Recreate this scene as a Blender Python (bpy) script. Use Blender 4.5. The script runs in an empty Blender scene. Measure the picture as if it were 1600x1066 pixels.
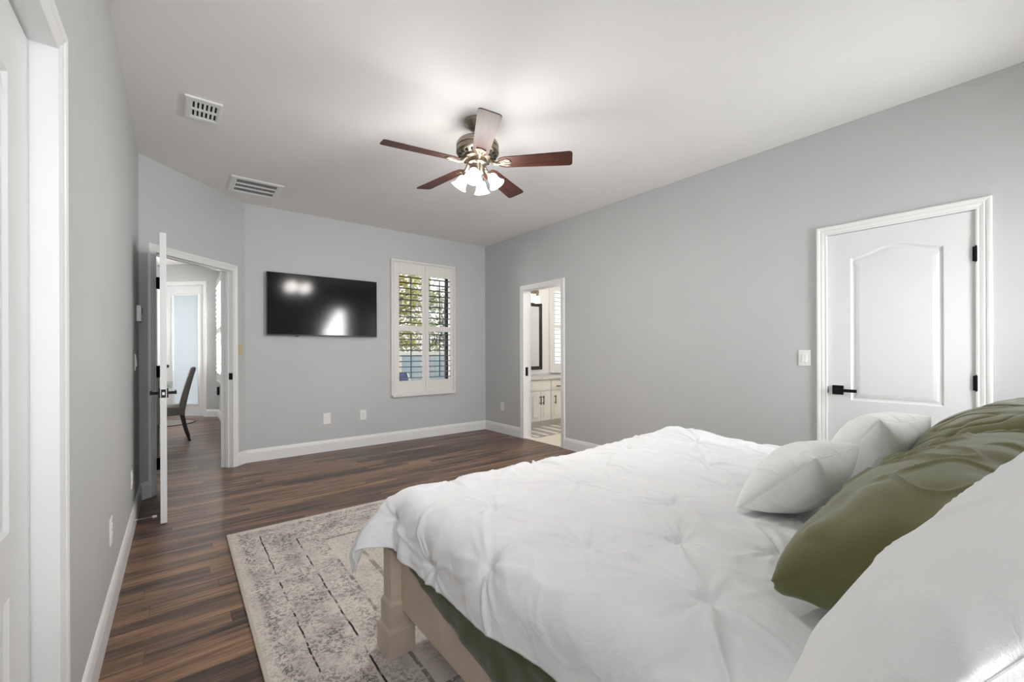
import bpy, bmesh, math, random
import numpy as np
from mathutils import Vector, Matrix

random.seed(7)
RNG = np.random.default_rng(11)
SC = bpy.context.scene
COL = SC.collection
PI = math.pi

# ------------------------------------------------------------------ camera
YAW, ROLL, FPX, CY = math.radians(38.3718), math.radians(-.2026), 659.556, 549.348
fw = Vector((math.sin(YAW), math.cos(YAW), 0)); rt = Vector((math.cos(YAW), -math.sin(YAW), 0)); up = Vector((0, 0, 1))
r2 = math.cos(ROLL) * rt + math.sin(ROLL) * up
u2 = math.cos(ROLL) * up - math.sin(ROLL) * rt
cam = bpy.data.cameras.new('camera')
cam.sensor_width = 36; cam.lens = FPX * 36 / 1600; cam.shift_y = (CY - 533) / 1600
cam.clip_start = .02
cam_o = bpy.data.objects.new('camera', cam); COL.objects.link(cam_o)
cam_o.matrix_world = Matrix(((r2.x, u2.x, -fw.x, 0), (r2.y, u2.y, -fw.y, 0), (r2.z, u2.z, -fw.z, 1.2), (0, 0, 0, 1)))
SC.camera = cam_o

# ------------------------------------------------------------------ world, lights, exposure
w = bpy.data.worlds.new('sky'); SC.world = w; w.use_nodes = True
bg = w.node_tree.nodes['Background']; bg.inputs[0].default_value = (.93, .97, 1, 1); bg.inputs[1].default_value = .85
SC.view_settings.view_transform = 'Standard'; SC.view_settings.look = 'None'
SC.view_settings.exposure = 0.95; SC.view_settings.gamma = 1


def area(name, loc, direction, sx, sy, power, col=(1, 1, 1), spread=180):
    l = bpy.data.lights.new(name, 'AREA'); l.shape = 'RECTANGLE'; l.size = sx; l.size_y = sy; l.energy = power; l.color = col; l.spread = math.radians(spread)
    o = bpy.data.objects.new(name, l); COL.objects.link(o); o.location = loc
    o.rotation_euler = Vector(direction).to_track_quat('-Z', 'Z').to_euler()
    return o


def point(name, loc, power, r=.03, col=(1, .975, .945)):
    l = bpy.data.lights.new(name, 'POINT'); l.energy = power; l.shadow_soft_size = r; l.color = col
    o = bpy.data.objects.new(name, l); COL.objects.link(o); o.location = loc
    return o


def spot(name, loc, direction, power, r=.08, col=(1, .985, .96)):
    l = bpy.data.lights.new(name, 'SPOT'); l.energy = power; l.shadow_soft_size = r; l.color = col; l.spot_size = math.radians(165); l.spot_blend = 1
    o = bpy.data.objects.new(name, l); COL.objects.link(o); o.location = loc
    o.rotation_euler = Vector(direction).to_track_quat('-Z', 'Y').to_euler()
    return o


# daylight through the windows, the left head one added for fill (each lamp hangs outside its window)
area('daylight_head_right', (3.15, -.86, 1.45), (-.5, 1, .12), .6, 1.75, 70, (.96, .98, 1), 145)
area('added_fill_head_left', (.14, -.86, 1.45), (.3, 1, .12), .6, 1.75, 25, (.96, .98, 1), 125)  # fill lamp behind an added window that stays out of view
area('daylight_dining', (.85, 8.6, 1.5), (-1, 0, 0), 1.4, 1.6, 260, (.97, .985, 1))
area('daylight_bath', (5.6, 5.75, 1.6), (0, -1, 0), .9, 1.4, 7, (1, .99, .97))

# ------------------------------------------------------------------ materials
def lin(c):
    return tuple((v / 255 / 12.92) if v <= 10.3 else ((v / 255 + .055) / 1.055) ** 2.4 for v in c) + (1,)


class NT:
    def __init__(s, name):
        s.m = bpy.data.materials.new(name); s.m.use_nodes = True; s.t = s.m.node_tree
        s.b = s.t.nodes['Principled BSDF']; s.out = s.t.nodes['Material Output']
        s.tc = s.n('ShaderNodeTexCoord')

    def n(s, kind, **k):
        nd = s.t.nodes.new(kind)
        for a, v in k.items(): setattr(nd, a, v)
        return nd

    def l(s, a, b): s.t.links.new(a, b)

    def mapping(s, scale, src=None):
        mp = s.n('ShaderNodeMapping'); mp.inputs['Scale'].default_value = scale
        s.l(src or s.tc.outputs['Object'], mp.inputs[0]); return mp.outputs[0]

    def noise(s, scale, detail=3, vec=None, rough=.5, dist=0):
        nz = s.n('ShaderNodeTexNoise'); nz.inputs['Scale'].default_value = scale; nz.inputs['Detail'].default_value = detail
        nz.inputs['Roughness'].default_value = rough; nz.inputs['Distortion'].default_value = dist
        s.l(vec or s.tc.outputs['Object'], nz.inputs['Vector']); return nz.outputs['Fac']

    def ramp(s, fac, stops, interp='LINEAR'):
        r = s.n('ShaderNodeValToRGB'); r.color_ramp.interpolation = interp
        e = r.color_ramp.elements
        e[0].position, e[0].color = stops[0][0], stops[0][1]
        e[1].position, e[1].color = stops[-1][0], stops[-1][1]
        for p, c in stops[1:-1]:
            x = e.new(p); x.color = c
        s.l(fac, r.inputs[0]); return r.outputs[0]

    def math(s, op, a, b=None, c=None, clamp=False):
        m = s.n('ShaderNodeMath', operation=op); m.use_clamp = clamp
        for i, v in enumerate((a, b, c)):
            if v is None: continue
            if isinstance(v, (int, float)): m.inputs[i].default_value = v
            else: s.l(v, m.inputs[i])
        return m.outputs[0]

    def mix(s, fac, a, b, mode='MIX'):
        m = s.n('ShaderNodeMix', data_type='RGBA', blend_type=mode)
        for i, v in ((0, fac), (6, a), (7, b)):
            if isinstance(v, (int, float)): m.inputs[i].default_value = v
            elif isinstance(v, tuple): m.inputs[i].default_value = v
            else: s.l(v, m.inputs[i])
        return m.outputs[2]

    def bump(s, h, strength=.2, dist=.01):
        b = s.n('ShaderNodeBump'); b.inputs['Strength'].default_value = strength; b.inputs['Distance'].default_value = dist
        s.l(h, b.inputs['Height']); s.l(b.outputs[0], s.b.inputs['Normal'])


def paint(name, rgb, rough=.5, var=.03, scale=30, bump=.05, metal=0, bdist=.002, sheen=0, spec=.5):
    t = NT(name); c = lin(rgb)
    nz = t.noise(scale, 3)
    lo = tuple(v * (1 - var) for v in c[:3]) + (1,); hi = tuple(min(1, v * (1 + var)) for v in c[:3]) + (1,)
    t.l(t.ramp(nz, [(.3, lo), (.7, hi)]), t.b.inputs['Base Color'])
    t.b.inputs['Roughness'].default_value = rough; t.b.inputs['Metallic'].default_value = metal
    t.b.inputs['Specular IOR Level'].default_value = spec
    if sheen: t.b.inputs['Sheen Weight'].default_value = sheen
    if bump: t.bump(t.noise(scale * 6, 2), bump, bdist)
    return t.m


def emit(name, rgb, strength):
    t = NT(name); nz = t.noise(8, 1)
    c = lin(rgb); t.l(t.ramp(nz, [(0, c), (1, c)]), t.b.inputs['Emission Color'])
    t.b.inputs['Emission Strength'].default_value = strength; t.b.inputs['Base Color'].default_value = c
    t.b.inputs['Roughness'].default_value = .4
    return t.m


M = {}
M['wall'] = paint('wall_paint', (199, 200, 200), .55, .012, 3, .06, bdist=.0015, spec=.3)
M['ceiling'] = paint('ceiling_paint', (238, 237, 236), .8, .012, 3, .08, spec=.2)
M['trim'] = paint('white_trim', (236, 236, 235), .35, .008, 8, 0)
M['door'] = paint('white_door', (228, 228, 228), .4, .008, 8, 0)
M['plate'] = paint('white_plastic', (238, 238, 238), .35, .005, 8, 0)
M['ivory'] = paint('ivory_plastic', (206, 186, 140), .4, .02, 20, 0)
M['black'] = paint('black_metal', (22, 22, 23), .38, .1, 40, .03, .6)
M['dark'] = paint('dark_void', (14, 14, 14), .9, .05, 10, 0)
M['duct'] = paint('duct_dark', (30, 28, 27), .9, .05, 10, 0)
M['nickel'] = paint('brushed_nickel', (150, 140, 126), .32, .1, 60, .02, 1)
M['steel'] = paint('satin_steel', (190, 190, 190), .3, .05, 40, 0, 1)
M['shutter'] = paint('shutter_white', (230, 227, 222), .4, .01, 8, 0)
M['louver_backlit'] = paint('louver_backlit_tone', (78, 80, 74), .5, .03, 8, 0)  # backlit darkness of the slats and rods put into their base colour
M['tvbody'] = paint('tv_plastic', (16, 16, 17), .4, .05, 20, 0)
M['bedwood'] = paint('taupe_painted_wood', (190, 174, 157), .5, .06, 9, .08)
M['mattress'] = paint('mattress_ticking', (225, 224, 222), .85, .03, 60, .2)
M['bathwall'] = paint('bath_wall_paint', (226, 225, 222), .6, .01, 4, .03)
M['cabinet'] = paint('cabinet_white', (232, 230, 222), .4, .01, 8, 0)
M['counter'] = paint('counter_stone', (205, 203, 199), .25, .1, 25, 0)
M['darkwood'] = paint('espresso_wood', (30, 24, 21), .4, .2, 14, .05)
M['mirrorframe'] = paint('black_mirror_frame', (34, 28, 25), .4, .15, 20, .05)
M['greyfab'] = paint('grey_upholstery', (132, 126, 120), .9, .08, 120, .3, sheen=.2)
M['post_black'] = paint('black_aluminium', (8, 8, 8), .8, .1, 20, 0, spec=.1)
M['ext_grey'] = paint('grey_stucco', (120, 122, 128), .9, .06, 20, .3)
M['fence'] = paint('pale_blue_vinyl', (166, 182, 192), .5, .04, 4, .05)
M['fence_cap'] = paint('white_vinyl', (226, 224, 214), .5, .04, 6, .05)
M['bark'] = paint('bark', (92, 80, 68), .9, .3, 12, .6)
M['navy'] = paint('navy_sling', (44, 62, 98), .7, .1, 40, .1)
M['whitemetal'] = paint('white_powder_coat', (236, 240, 242), .4, .01, 8, 0)
M['lawn'] = paint('lawn', (104, 116, 72), .95, .35, 3, .6)
M['shade'] = emit('lit_frosted_glass', (255, 247, 236), 3.2)
M['bathshade'] = emit('lit_vanity_glass', (255, 248, 236), 3.2)


def m_mirror():
    t = NT('mirror_silver'); t.b.inputs['Metallic'].default_value = 1; t.b.inputs['Roughness'].default_value = .02
    t.l(t.ramp(t.noise(2, 1), [(0, (.86, .88, .87, 1)), (1, (.9, .92, .91, 1))]), t.b.inputs['Base Color']); return t.m


def m_glass(name='window_glass', tint=(1, 1, 1, 1), gl=.06):
    t = NT(name); tr = t.n('ShaderNodeBsdfTransparent'); tr.inputs[0].default_value = tint
    g = t.n('ShaderNodeBsdfGlossy'); g.inputs['Roughness'].default_value = .02
    mx = t.n('ShaderNodeMixShader'); f = t.math('MULTIPLY_ADD', t.noise(1, 0), .01, gl); t.l(f, mx.inputs[0])
    t.l(tr.outputs[0], mx.inputs[1]); t.l(g.outputs[0], mx.inputs[2]); t.l(mx.outputs[0], t.out.inputs[0]); return t.m


def m_frost():
    t = NT('frosted_glass'); tr = t.n('ShaderNodeBsdfTranslucent'); tr.inputs[0].default_value = (.92, .97, 1, 1)
    d = t.n('ShaderNodeBsdfDiffuse'); d.inputs[0].default_value = (.85, .9, .93, 1)
    mx = t.n('ShaderNodeMixShader'); t.l(t.math('MULTIPLY_ADD', t.noise(3, 2), .06, .16), mx.inputs[0])
    t.l(tr.outputs[0], mx.inputs[1]); t.l(d.outputs[0], mx.inputs[2]); t.l(mx.outputs[0], t.out.inputs[0]); return t.m


def m_screen():
    t = NT('tv_screen'); t.l(t.ramp(t.noise(5, 1), [(0, (.004, .004, .005, 1)), (1, (.006, .006, .007, 1))]), t.b.inputs['Base Color'])
    t.b.inputs['Roughness'].default_value = .10; t.b.inputs['Specular IOR Level'].default_value = .4; return t.m


def m_floor():
    t = NT('walnut_planks'); o = t.tc.outputs['Object']
    br = t.n('ShaderNodeTexBrick'); br.offset = 0; br.squash = 1
    for k, v in (('Color1', (0, 0, 0, 1)), ('Color2', (1, 1, 1, 1)), ('Mortar', (.5, .5, .5, 1)), ('Scale', 1.0), ('Mortar Size', .0009), ('Mortar Smooth', .1), ('Bias', 0.0), ('Brick Width', 1.2), ('Row Height', .094)):
        br.inputs[k].default_value = v
    so = t.n('ShaderNodeSeparateXYZ'); t.l(o, so.inputs[0])
    wn = t.n('ShaderNodeTexWhiteNoise', noise_dimensions='1D'); t.l(t.math('FLOOR', t.math('DIVIDE', so.outputs[1], .094)), wn.inputs['W'])
    sh = t.n('ShaderNodeCombineXYZ'); t.l(t.math('MULTIPLY_ADD', wn.outputs['Value'], 5.3, so.outputs[0]), sh.inputs[0]); t.l(so.outputs[1], sh.inputs[1])
    t.l(sh.outputs[0], br.inputs['Vector'])
    tint = br.outputs['Color']; mort = br.outputs['Fac']
    sx = t.n('ShaderNodeSeparateXYZ'); t.l(o, sx.inputs[0])
    tv = t.n('ShaderNodeSeparateColor'); t.l(tint, tv.inputs[0])
    cb = t.n('ShaderNodeCombineXYZ'); t.l(t.math('MULTIPLY_ADD', tv.outputs[0], 13.7, sx.outputs[0]), cb.inputs[0]); t.l(sx.outputs[1], cb.inputs[1]); t.l(t.math('MULTIPLY', tv.outputs[0], 31.0), cb.inputs[2])
    v1 = t.mapping((1.5, 22, 1), cb.outputs[0]); v2 = t.mapping((5, 150, 1), cb.outputs[0]); v3 = t.mapping((3.2, 55, 1), cb.outputs[0])
    n1 = t.noise(1, 4, v1, .55, .6); n2 = t.noise(1, 3, v2, .6); n3 = t.noise(1, 5, v3, .6, 1.2)
    f = t.math('ADD', t.math('MULTIPLY', n1, .62), t.math('ADD', t.math('MULTIPLY_ADD', tv.outputs[0], .15, .045), t.math('MULTIPLY', n3, .30)))
    f = t.math('ADD', f, t.math('MULTIPLY', n2, .10))
    c = t.ramp(f, [(.42, lin((42, 34, 31))), (.53, lin((72, 58, 50))), (.62, lin((103, 80, 65))), (.72, lin((142, 110, 85))), (.84, lin((172, 136, 106)))])
    # rare knots
    vo = t.n('ShaderNodeTexVoronoi'); vo.inputs['Scale'].default_value = 1; t.l(t.mapping((1.7, 5.2, 1), cb.outputs[0]), vo.inputs['Vector'])
    k = t.math('LESS_THAN', vo.outputs['Distance'], .07)
    c = t.mix(t.math('MULTIPLY', k, .55), c, lin((34, 24, 20)))
    c = t.mix(t.math('MULTIPLY', mort, .7), c, lin((28, 22, 19)))
    t.l(c, t.b.inputs['Base Color'])
    t.l(t.math('MULTIPLY_ADD', n3, .16, .30), t.b.inputs['Roughness'])
    t.b.inputs['Specular IOR Level'].default_value = .45
    t.bump(t.math('ADD', t.math('MULTIPLY', n2, .5), t.math('MULTIPLY', mort, -1.5)), .12, .003)
    return t.m


def m_rug(hx, hy):
    t = NT('distressed_rug'); o = t.tc.outputs['Object']
    sx = t.n('ShaderNodeSeparateXYZ'); t.l(o, sx.inputs[0])
    wob = t.math('MULTIPLY_ADD', t.noise(9, 2), .012, -.006)
    ax = t.math('SUBTRACT', hx, t.math('ABSOLUTE', sx.outputs[0])); ay = t.math('SUBTRACT', hy, t.math('ABSOLUTE', sx.outputs[1]))
    d = t.math('ADD', t.math('MINIMUM', ax, ay), wob)
    cream, grey, char = lin((210, 202, 192)), lin((142, 139, 136)), lin((58, 57, 58))
    patch = t.noise(4.5, 4, None, .6)
    # soft grey clouds
    cloud = t.ramp(t.noise(7, 5, None, .65), [(.42, (0, 0, 0, 1)), (.62, (1, 1, 1, 1))])
    band = t.ramp(d, [(0, (.1, .1, .1, 1)), (.05, (.35, .35, .35, 1)), (.07, (1, 1, 1, 1)), (.15, (.45, .45, .45, 1)), (.22, (.8, .8, .8, 1)), (.3, (.95, .95, .95, 1)), (.345, (.4, .4, .4, 1)), (.44, (.75, .75, .75, 1)), (.5, (.2, .2, .2, 1)), (.62, (.3, .3, .3, 1)), (.9, (.8, .8, .8, 1))])
    c = t.mix(t.math('MULTIPLY', t.math('MULTIPLY', cloud, band), .62), cream, grey)
    # small woven marks
    mk_ = t.ramp(t.noise(66, 3, None, .6, .8), [(.495, (0, 0, 0, 1)), (.555, (1, 1, 1, 1))])
    vo = t.n('ShaderNodeTexVoronoi', feature='F1', distance='MANHATTAN'); vo.inputs['Scale'].default_value = 17; vo.inputs['Randomness'].default_value = .55; t.l(o, vo.inputs['Vector'])
    ring = t.ramp(vo.outputs['Distance'], [(.26, (0, 0, 0, 1)), (.32, (1, 1, 1, 1)), (.40, (1, 1, 1, 1)), (.47, (0, 0, 0, 1))])
    brk = t.ramp(t.noise(34, 3, None, .6), [(.5, (0, 0, 0, 1)), (.56, (1, 1, 1, 1))])
    marks = t.math('MAXIMUM', t.math('MULTIPLY', mk_, .9), t.math('MULTIPLY', ring, brk))
    keep = t.ramp(patch, [(.34, (.08, .08, .08, 1)), (.50, (1, 1, 1, 1))])
    marks = t.math('MULTIPLY', marks, t.math('MULTIPLY', keep, t.math('MULTIPLY_ADD', band, .75, .12)))
    c = t.mix(t.math('MULTIPLY', marks, .92), c, char)
    dash = t.ramp(t.noise(26, 3, None, .6), [(.40, (0, 0, 0, 1)), (.47, (1, 1, 1, 1))])
    dash2 = t.ramp(t.noise(5, 3, None, .6), [(.40, (0, 0, 0, 1)), (.5, (1, 1, 1, 1))])
    for pos, wd, col, a, br in ((.167, .0034, lin((36, 35, 35)), .95, dash), (.344, .004, lin((36, 35, 35)), .95, dash), (.472, .008, lin((110, 106, 103)), .8, dash), (.62, .012, lin((110, 106, 102)), .6, dash2)):
        ln = t.math('LESS_THAN', t.math('ABSOLUTE', t.math('SUBTRACT', d, pos)), wd)
        c = t.mix(t.math('MULTIPLY', t.math('MULTIPLY', ln, br), t.math('MULTIPLY', dash2, a)), c, col)
    c = t.mix(t.math('LESS_THAN', t.math('MINIMUM', ax, ay), .014), c, lin((190, 180, 166)))
    t.l(c, t.b.inputs['Base Color']); t.b.inputs['Roughness'].default_value = .95; t.b.inputs['Specular IOR Level'].default_value = .1
    t.bump(t.noise(260, 2), .5, .004)
    return t.m


def m_fabric(name, rgb, scale=700, rough=.85, sheen=.15, wr=0.25, var=.025):
    t = NT(name); c = lin(rgb)
    lo = tuple(v * (1 - var) for v in c[:3]) + (1,); hi = tuple(min(1, v * (1 + var)) for v in c[:3]) + (1,)
    t.l(t.ramp(t.noise(6, 3), [(.3, lo), (.7, hi)]), t.b.inputs['Base Color'])
    t.b.inputs['Roughness'].default_value = rough; t.b.inputs['Sheen Weight'].default_value = sheen
    t.b.inputs['Specular IOR Level'].default_value = .15
    h = t.math('ADD', t.math('MULTIPLY', t.noise(scale, 1), .05), t.math('MULTIPLY', t.noise(24, 5, None, .62, 1.3), wr))
    t.bump(h, .35, .012)
    return t.m


def m_blade():
    t = NT('walnut_blade'); v = t.mapping((3, 60, 3))
    t.l(t.ramp(t.noise(1, 4, v, .6, .5), [(.3, lin((44, 22, 18))), (.7, lin((88, 50, 40)))]), t.b.inputs['Base Color'])
    t.b.inputs['Roughness'].default_value = .5; t.b.inputs['Specular IOR Level'].default_value = .35; return t.m


def m_tile():
    t = NT('cream_tile'); br = t.n('ShaderNodeTexBrick'); br.offset = 0
    for k, v in (('Color1', lin((232, 222, 206))), ('Color2', lin((238, 229, 214))), ('Mortar', lin((200, 190, 174))), ('Scale', 1.0), ('Mortar Size', .003), ('Brick Width', .45), ('Row Height', .45)):
        br.inputs[k].default_value = v
    t.l(t.tc.outputs['Object'], br.inputs['Vector']); t.l(br.outputs['Color'], t.b.inputs['Base Color']); t.b.inputs['Roughness'].default_value = .35; return t.m


def m_mat():
    t = NT('striped_bath_mat'); v = t.mapping((1, 1, 1))
    wv = t.n('ShaderNodeTexWave', bands_direction='X'); wv.inputs['Scale'].default_value = 1.6; wv.inputs['Distortion'].default_value = 1.2; wv.inputs['Detail'].default_value = 3; t.l(v, wv.inputs[0])
    t.l(t.ramp(wv.outputs['Fac'], [(.15, lin((224, 218, 210))), (.35, lin((184, 174, 166))), (.8, lin((168, 160, 153)))]), t.b.inputs['Base Color'])
    t.b.inputs['Roughness'].default_value = .95; t.bump(t.noise(180, 2), .6, .006); return t.m


def m_leaf(name, a, b):
    t = NT(name); t.l(t.ramp(t.noise(2.2, 4), [(.3, lin(a)), (.7, lin(b))]), t.b.inputs['Base Color']); t.b.inputs['Roughness'].default_value = .6
    tr = t.n('ShaderNodeBsdfTranslucent'); t.l(t.ramp(t.noise(2.2, 4), [(.3, lin(a)), (.7, lin(b))]), tr.inputs[0])
    mx = t.n('ShaderNodeMixShader'); mx.inputs[0].default_value = .45; t.l(t.b.outputs[0], mx.inputs[1]); t.l(tr.outputs[0], mx.inputs[2]); t.l(mx.outputs[0], t.out.inputs[0]); return t.m


M['mirror'] = m_mirror(); M['glass'] = m_glass(); M['frost'] = m_frost(); M['screen'] = m_screen(); M['floor'] = m_floor()
M['tableglass'] = m_glass('table_glass', (.85, .93, .92, 1), .22)
M['comforter'] = m_fabric('white_cotton', (234, 234, 235), wr=.5); M['pillowwhite'] = m_fabric('white_pillow_cotton', (242, 242, 242), wr=.35)
M['cushion'] = m_fabric('white_cushion_ticking', (246, 246, 245), wr=.25)
M['green'] = m_fabric('olive_sateen', (103, 105, 64), 900, .55, .4, .15, .05); M['greensheet'] = m_fabric('dark_olive_blanket', (72, 80, 44), 900, .8, .3, .15, .06)
M['blade'] = m_blade(); M['tile'] = m_tile(); M['bathmat'] = m_mat()
M['leaf_y'] = m_leaf('leaf_yellow_green', (176, 170, 84), (214, 204, 138)); M['leaf_g'] = m_leaf('leaf_dark_green', (58, 70, 44), (112, 120, 78)); M['leaf_p'] = m_leaf('leaf_pale', (160, 168, 128), (206, 210, 178))


# ------------------------------------------------------------------ mesh helpers
class MB:
    """collects shapes into one mesh; self.X maps local coordinates to the world"""
    def __init__(s, X=None):
        s.bm = bmesh.new(); s.X = X or Matrix.Identity(4)

    def _tag(s, before):
        vs = [v for v in s.bm.verts if v.index == -1 or v not in before]
        return vs

    def add(s, verts, faces, X=None):
        X = s.X @ X if X else s.X
        vs = [s.bm.verts.new(X @ Vector(v)) for v in verts]
        fs = []
        for f in faces:
            try: fs.append(s.bm.faces.new([vs[i] for i in f]))
            except ValueError: pass
        return vs, fs

    def box(s, x0, x1, y0, y1, z0, z1, bev=0, X=None):
        x0, x1 = min(x0, x1), max(x0, x1); y0, y1 = min(y0, y1), max(y0, y1); z0, z1 = min(z0, z1), max(z0, z1)
        v = [(x, y, z) for x in (x0, x1) for y in (y0, y1) for z in (z0, z1)]
        f = [(0, 1, 3, 2), (4, 6, 7, 5), (0, 4, 5, 1), (2, 3, 7, 6), (0, 2, 6, 4), (1, 5, 7, 3)]
        vs, fs = s.add(v, f, X)
        if bev:
            es = list({e for q in fs for e in q.edges})
            bmesh.ops.bevel(s.bm, geom=es, offset=bev, segments=2, affect='EDGES', profile=.6)
        return s

    def lathe(s, prof, n=32, X=None, caps=True):
        vs, fs = [], []
        for r, z in prof:
            for k in range(n):
                a = 2 * PI * k / n; vs.append((r * math.cos(a), r * math.sin(a), z))
        for i in range(len(prof) - 1):
            for k in range(n):
                fs.append((i * n + k, i * n + (k + 1) % n, (i + 1) * n + (k + 1) % n, (i + 1) * n + k))
        if caps:
            fs.append(tuple(range(n))[::-1]); fs.append(tuple((len(prof) - 1) * n + k for k in range(n)))
        s.add(vs, fs, X); return s

    def cyl(s, p0, p1, r, n=16, r1=None):
        p0, p1 = Vector(p0), Vector(p1); d = p1 - p0
        q = d.to_track_quat('Z', 'Y').to_matrix().to_4x4(); q.translation = p0
        s.lathe([(r, 0), (r if r1 is None else r1, d.length)], n, q); return s

    def tube(s, pts, r, n=10, rs=None):
        pts = [Vector(p) for p in pts]; vs, fs = [], []; pu = None
        for i, p in enumerate(pts):
            t = (pts[min(i + 1, len(pts) - 1)] - pts[max(i - 1, 0)]).normalized()
            u = t.orthogonal().normalized() if pu is None else (pu - t * pu.dot(t)).normalized(); pu = u; v = t.cross(u)
            rr = rs[i] if rs else r
            for k in range(n):
                a = 2 * PI * k / n; vs.append(p + (u * math.cos(a) + v * math.sin(a)) * rr)
        for i in range(len(pts) - 1):
            for k in range(n): fs.append((i * n + k, i * n + (k + 1) % n, (i + 1) * n + (k + 1) % n, (i + 1) * n + k))
        fs.append(tuple(range(n))[::-1]); fs.append(tuple((len(pts) - 1) * n + k for k in range(n)))
        s.add(vs, fs); return s

    def prism(s, poly, z0, z1, X=None, bev=0):
        n = len(poly); vs = [(x, y, z0) for x, y in poly] + [(x, y, z1) for x, y in poly]
        fs = [tuple(range(n))[::-1], tuple(range(n, 2 * n))] + [(i, (i + 1) % n, n + (i + 1) % n, n + i) for i in range(n)]
        v, f = s.add(vs, fs, X)
        if bev: bmesh.ops.bevel(s.bm, geom=list({e for q in f[:2] for e in q.edges}), offset=bev, segments=2, affect='EDGES')
        return s

    def casing(s, sl, sr, zb, zt, prof, closed=False):
        """moulding mitred round an opening; prof = (offset outwards, depth) from inner edge to outer edge; local = (s, depth, z)"""
        loops = []
        for wd, d in prof:
            if closed: loops.append([(sl - wd, d, zb - wd), (sl - wd, d, zt + wd), (sr + wd, d, zt + wd), (sr + wd, d, zb - wd)])
            else: loops.append([(sl - wd, d, zb), (sl - wd, d, zt + wd), (sr + wd, d, zt + wd), (sr + wd, d, zb)])
        vs = [p for L in loops for p in L]; fs = []
        for i in range(len(loops)):
            j = (i + 1) % len(loops)
            for k in range(4 if closed else 3):
                k2 = (k + 1) % 4; fs.append((i * 4 + k, i * 4 + k2, j * 4 + k2, j * 4 + k))
        if not closed:
            fs.append(tuple(i * 4 for i in range(len(loops)))); fs.append(tuple(i * 4 + 3 for i in range(len(loops)))[::-1])
        s.add(vs, fs); return s

    def leaf(s, W, H, T, panels):
        """door leaf with moulded panels on both faces; local x 0..W, y 0 (front) .. T, z 0..H"""
        for front in (True, False):
            yf = 0 if front else T; sg = 1 if front else -1
            outer = [s.bm.verts.new(s.X @ Vector((x, yf, z))) for x, z in ((0, 0), (W, 0), (W, H), (0, H))]
            edges = [s.bm.edges.new((outer[i], outer[(i + 1) % 4])) for i in range(4)]
            if front: o1 = outer
            else: o2 = outer
            for loop in panels:
                rings = []
                for ins, dep in ((0, 0), (.009, .007), (.018, .008), (.032, .004), (.05, .0015)):
                    L = inset(loop, ins)
                    rings.append([s.bm.verts.new(s.X @ Vector((x, yf + sg * dep, z))) for x, z in L])
                n = len(loop)
                edges += [s.bm.edges.new((rings[0][i], rings[0][(i + 1) % n])) for i in range(n)]
                for a, b in zip(rings[:-1], rings[1:]):
                    for i in range(n): s.bm.faces.new((a[i], a[(i + 1) % n], b[(i + 1) % n], b[i]))
                s.bm.faces.new(rings[-1])
            bmesh.ops.triangle_fill(s.bm, edges=edges, use_beauty=True)
        for i in range(4): s.bm.faces.new((o1[i], o1[(i + 1) % 4], o2[(i + 1) % 4], o2[i]))
        return s

    def build(s, name, mat, parent=None, smooth=False, recalc=True):
        if recalc: bmesh.ops.recalc_face_normals(s.bm, faces=s.bm.faces)
        me = bpy.data.meshes.new(name)
        if parent is not None:
            s.bm.transform(world_of(parent).inverted())
        s.bm.to_mesh(me); s.bm.free()
        me.materials.append(mat)
        if smooth:
            me.polygons.foreach_set('use_smooth', [True] * len(me.polygons))
            try: me.set_sharp_from_angle(angle=math.radians(38))
            except Exception: pass
        o = bpy.data.objects.new(name, me); COL.objects.link(o)
        if parent is not None: o.parent = parent
        return o


def inset(loop, d):
    n = len(loop); out = []
    A = sum(loop[i][0] * loop[(i + 1) % n][1] - loop[(i + 1) % n][0] * loop[i][1] for i in range(n))
    sg = 1 if A > 0 else -1
    for i in range(n):
        p, q, r = Vector(loop[i - 1]), Vector(loop[i]), Vector(loop[(i + 1) % n])
        e1, e2 = (q - p).normalized(), (r - q).normalized()
        n1, n2 = Vector((-e1.y, e1.x)) * sg, Vector((-e2.y, e2.x)) * sg
        b = (n1 + n2); k = d * 2 / max(b.length_squared, .3)
        out.append(tuple(q + b * k))
    return out


def world_of(o):
    m = o.matrix_basis.copy()
    while o.parent is not None:
        o = o.parent; m = o.matrix_basis @ m
    return m


def tag(o, label=None, cat=None, group=None, kind=None):
    if label: o['label'] = label
    if cat: o['category'] = cat
    if group: o['group'] = group
    if kind: o['kind'] = kind
    return o


def thing(name, label, cat, loc=(0, 0, 0), rz=0, group=None, kind=None):
    o = bpy.data.objects.new(name, None); COL.objects.link(o); o.empty_display_size = .05
    o.location = loc; o.rotation_euler = (0, 0, rz)
    o.matrix_basis = Matrix.Translation(loc) @ Matrix.Rotation(rz, 4, 'Z')
    return tag(o, label, cat, group, kind)


def frame(o, u, n):
    u, n = Vector(u).normalized(), Vector(n).normalized()
    return Matrix(((u.x, n.x, 0, o[0]), (u.y, n.y, 0, o[1]), (0, 0, 1, o[2] if len(o) > 2 else 0), (0, 0, 0, 1)))


# ------------------------------------------------------------------ room dimensions
XL, XR, YB, YF, H = -.247, 3.744, 5.394, -.62, 2.823
A0, A1 = Vector((-.247, 4.566, 0)), Vector((.575, 5.394, 0))
dA = (A1 - A0).normalized(); nA = Vector((dA.y, -dA.x, 0))
FR = frame((XR, 0), (0, 1), (-1, 0)); FL = frame((XL, 0), (0, 1), (1, 0)); FB = frame((0, YB), (1, 0), (0, -1))
FF = frame((0, YF), (1, 0), (0, 1)); FA = frame(A0, dA, nA)


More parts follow.
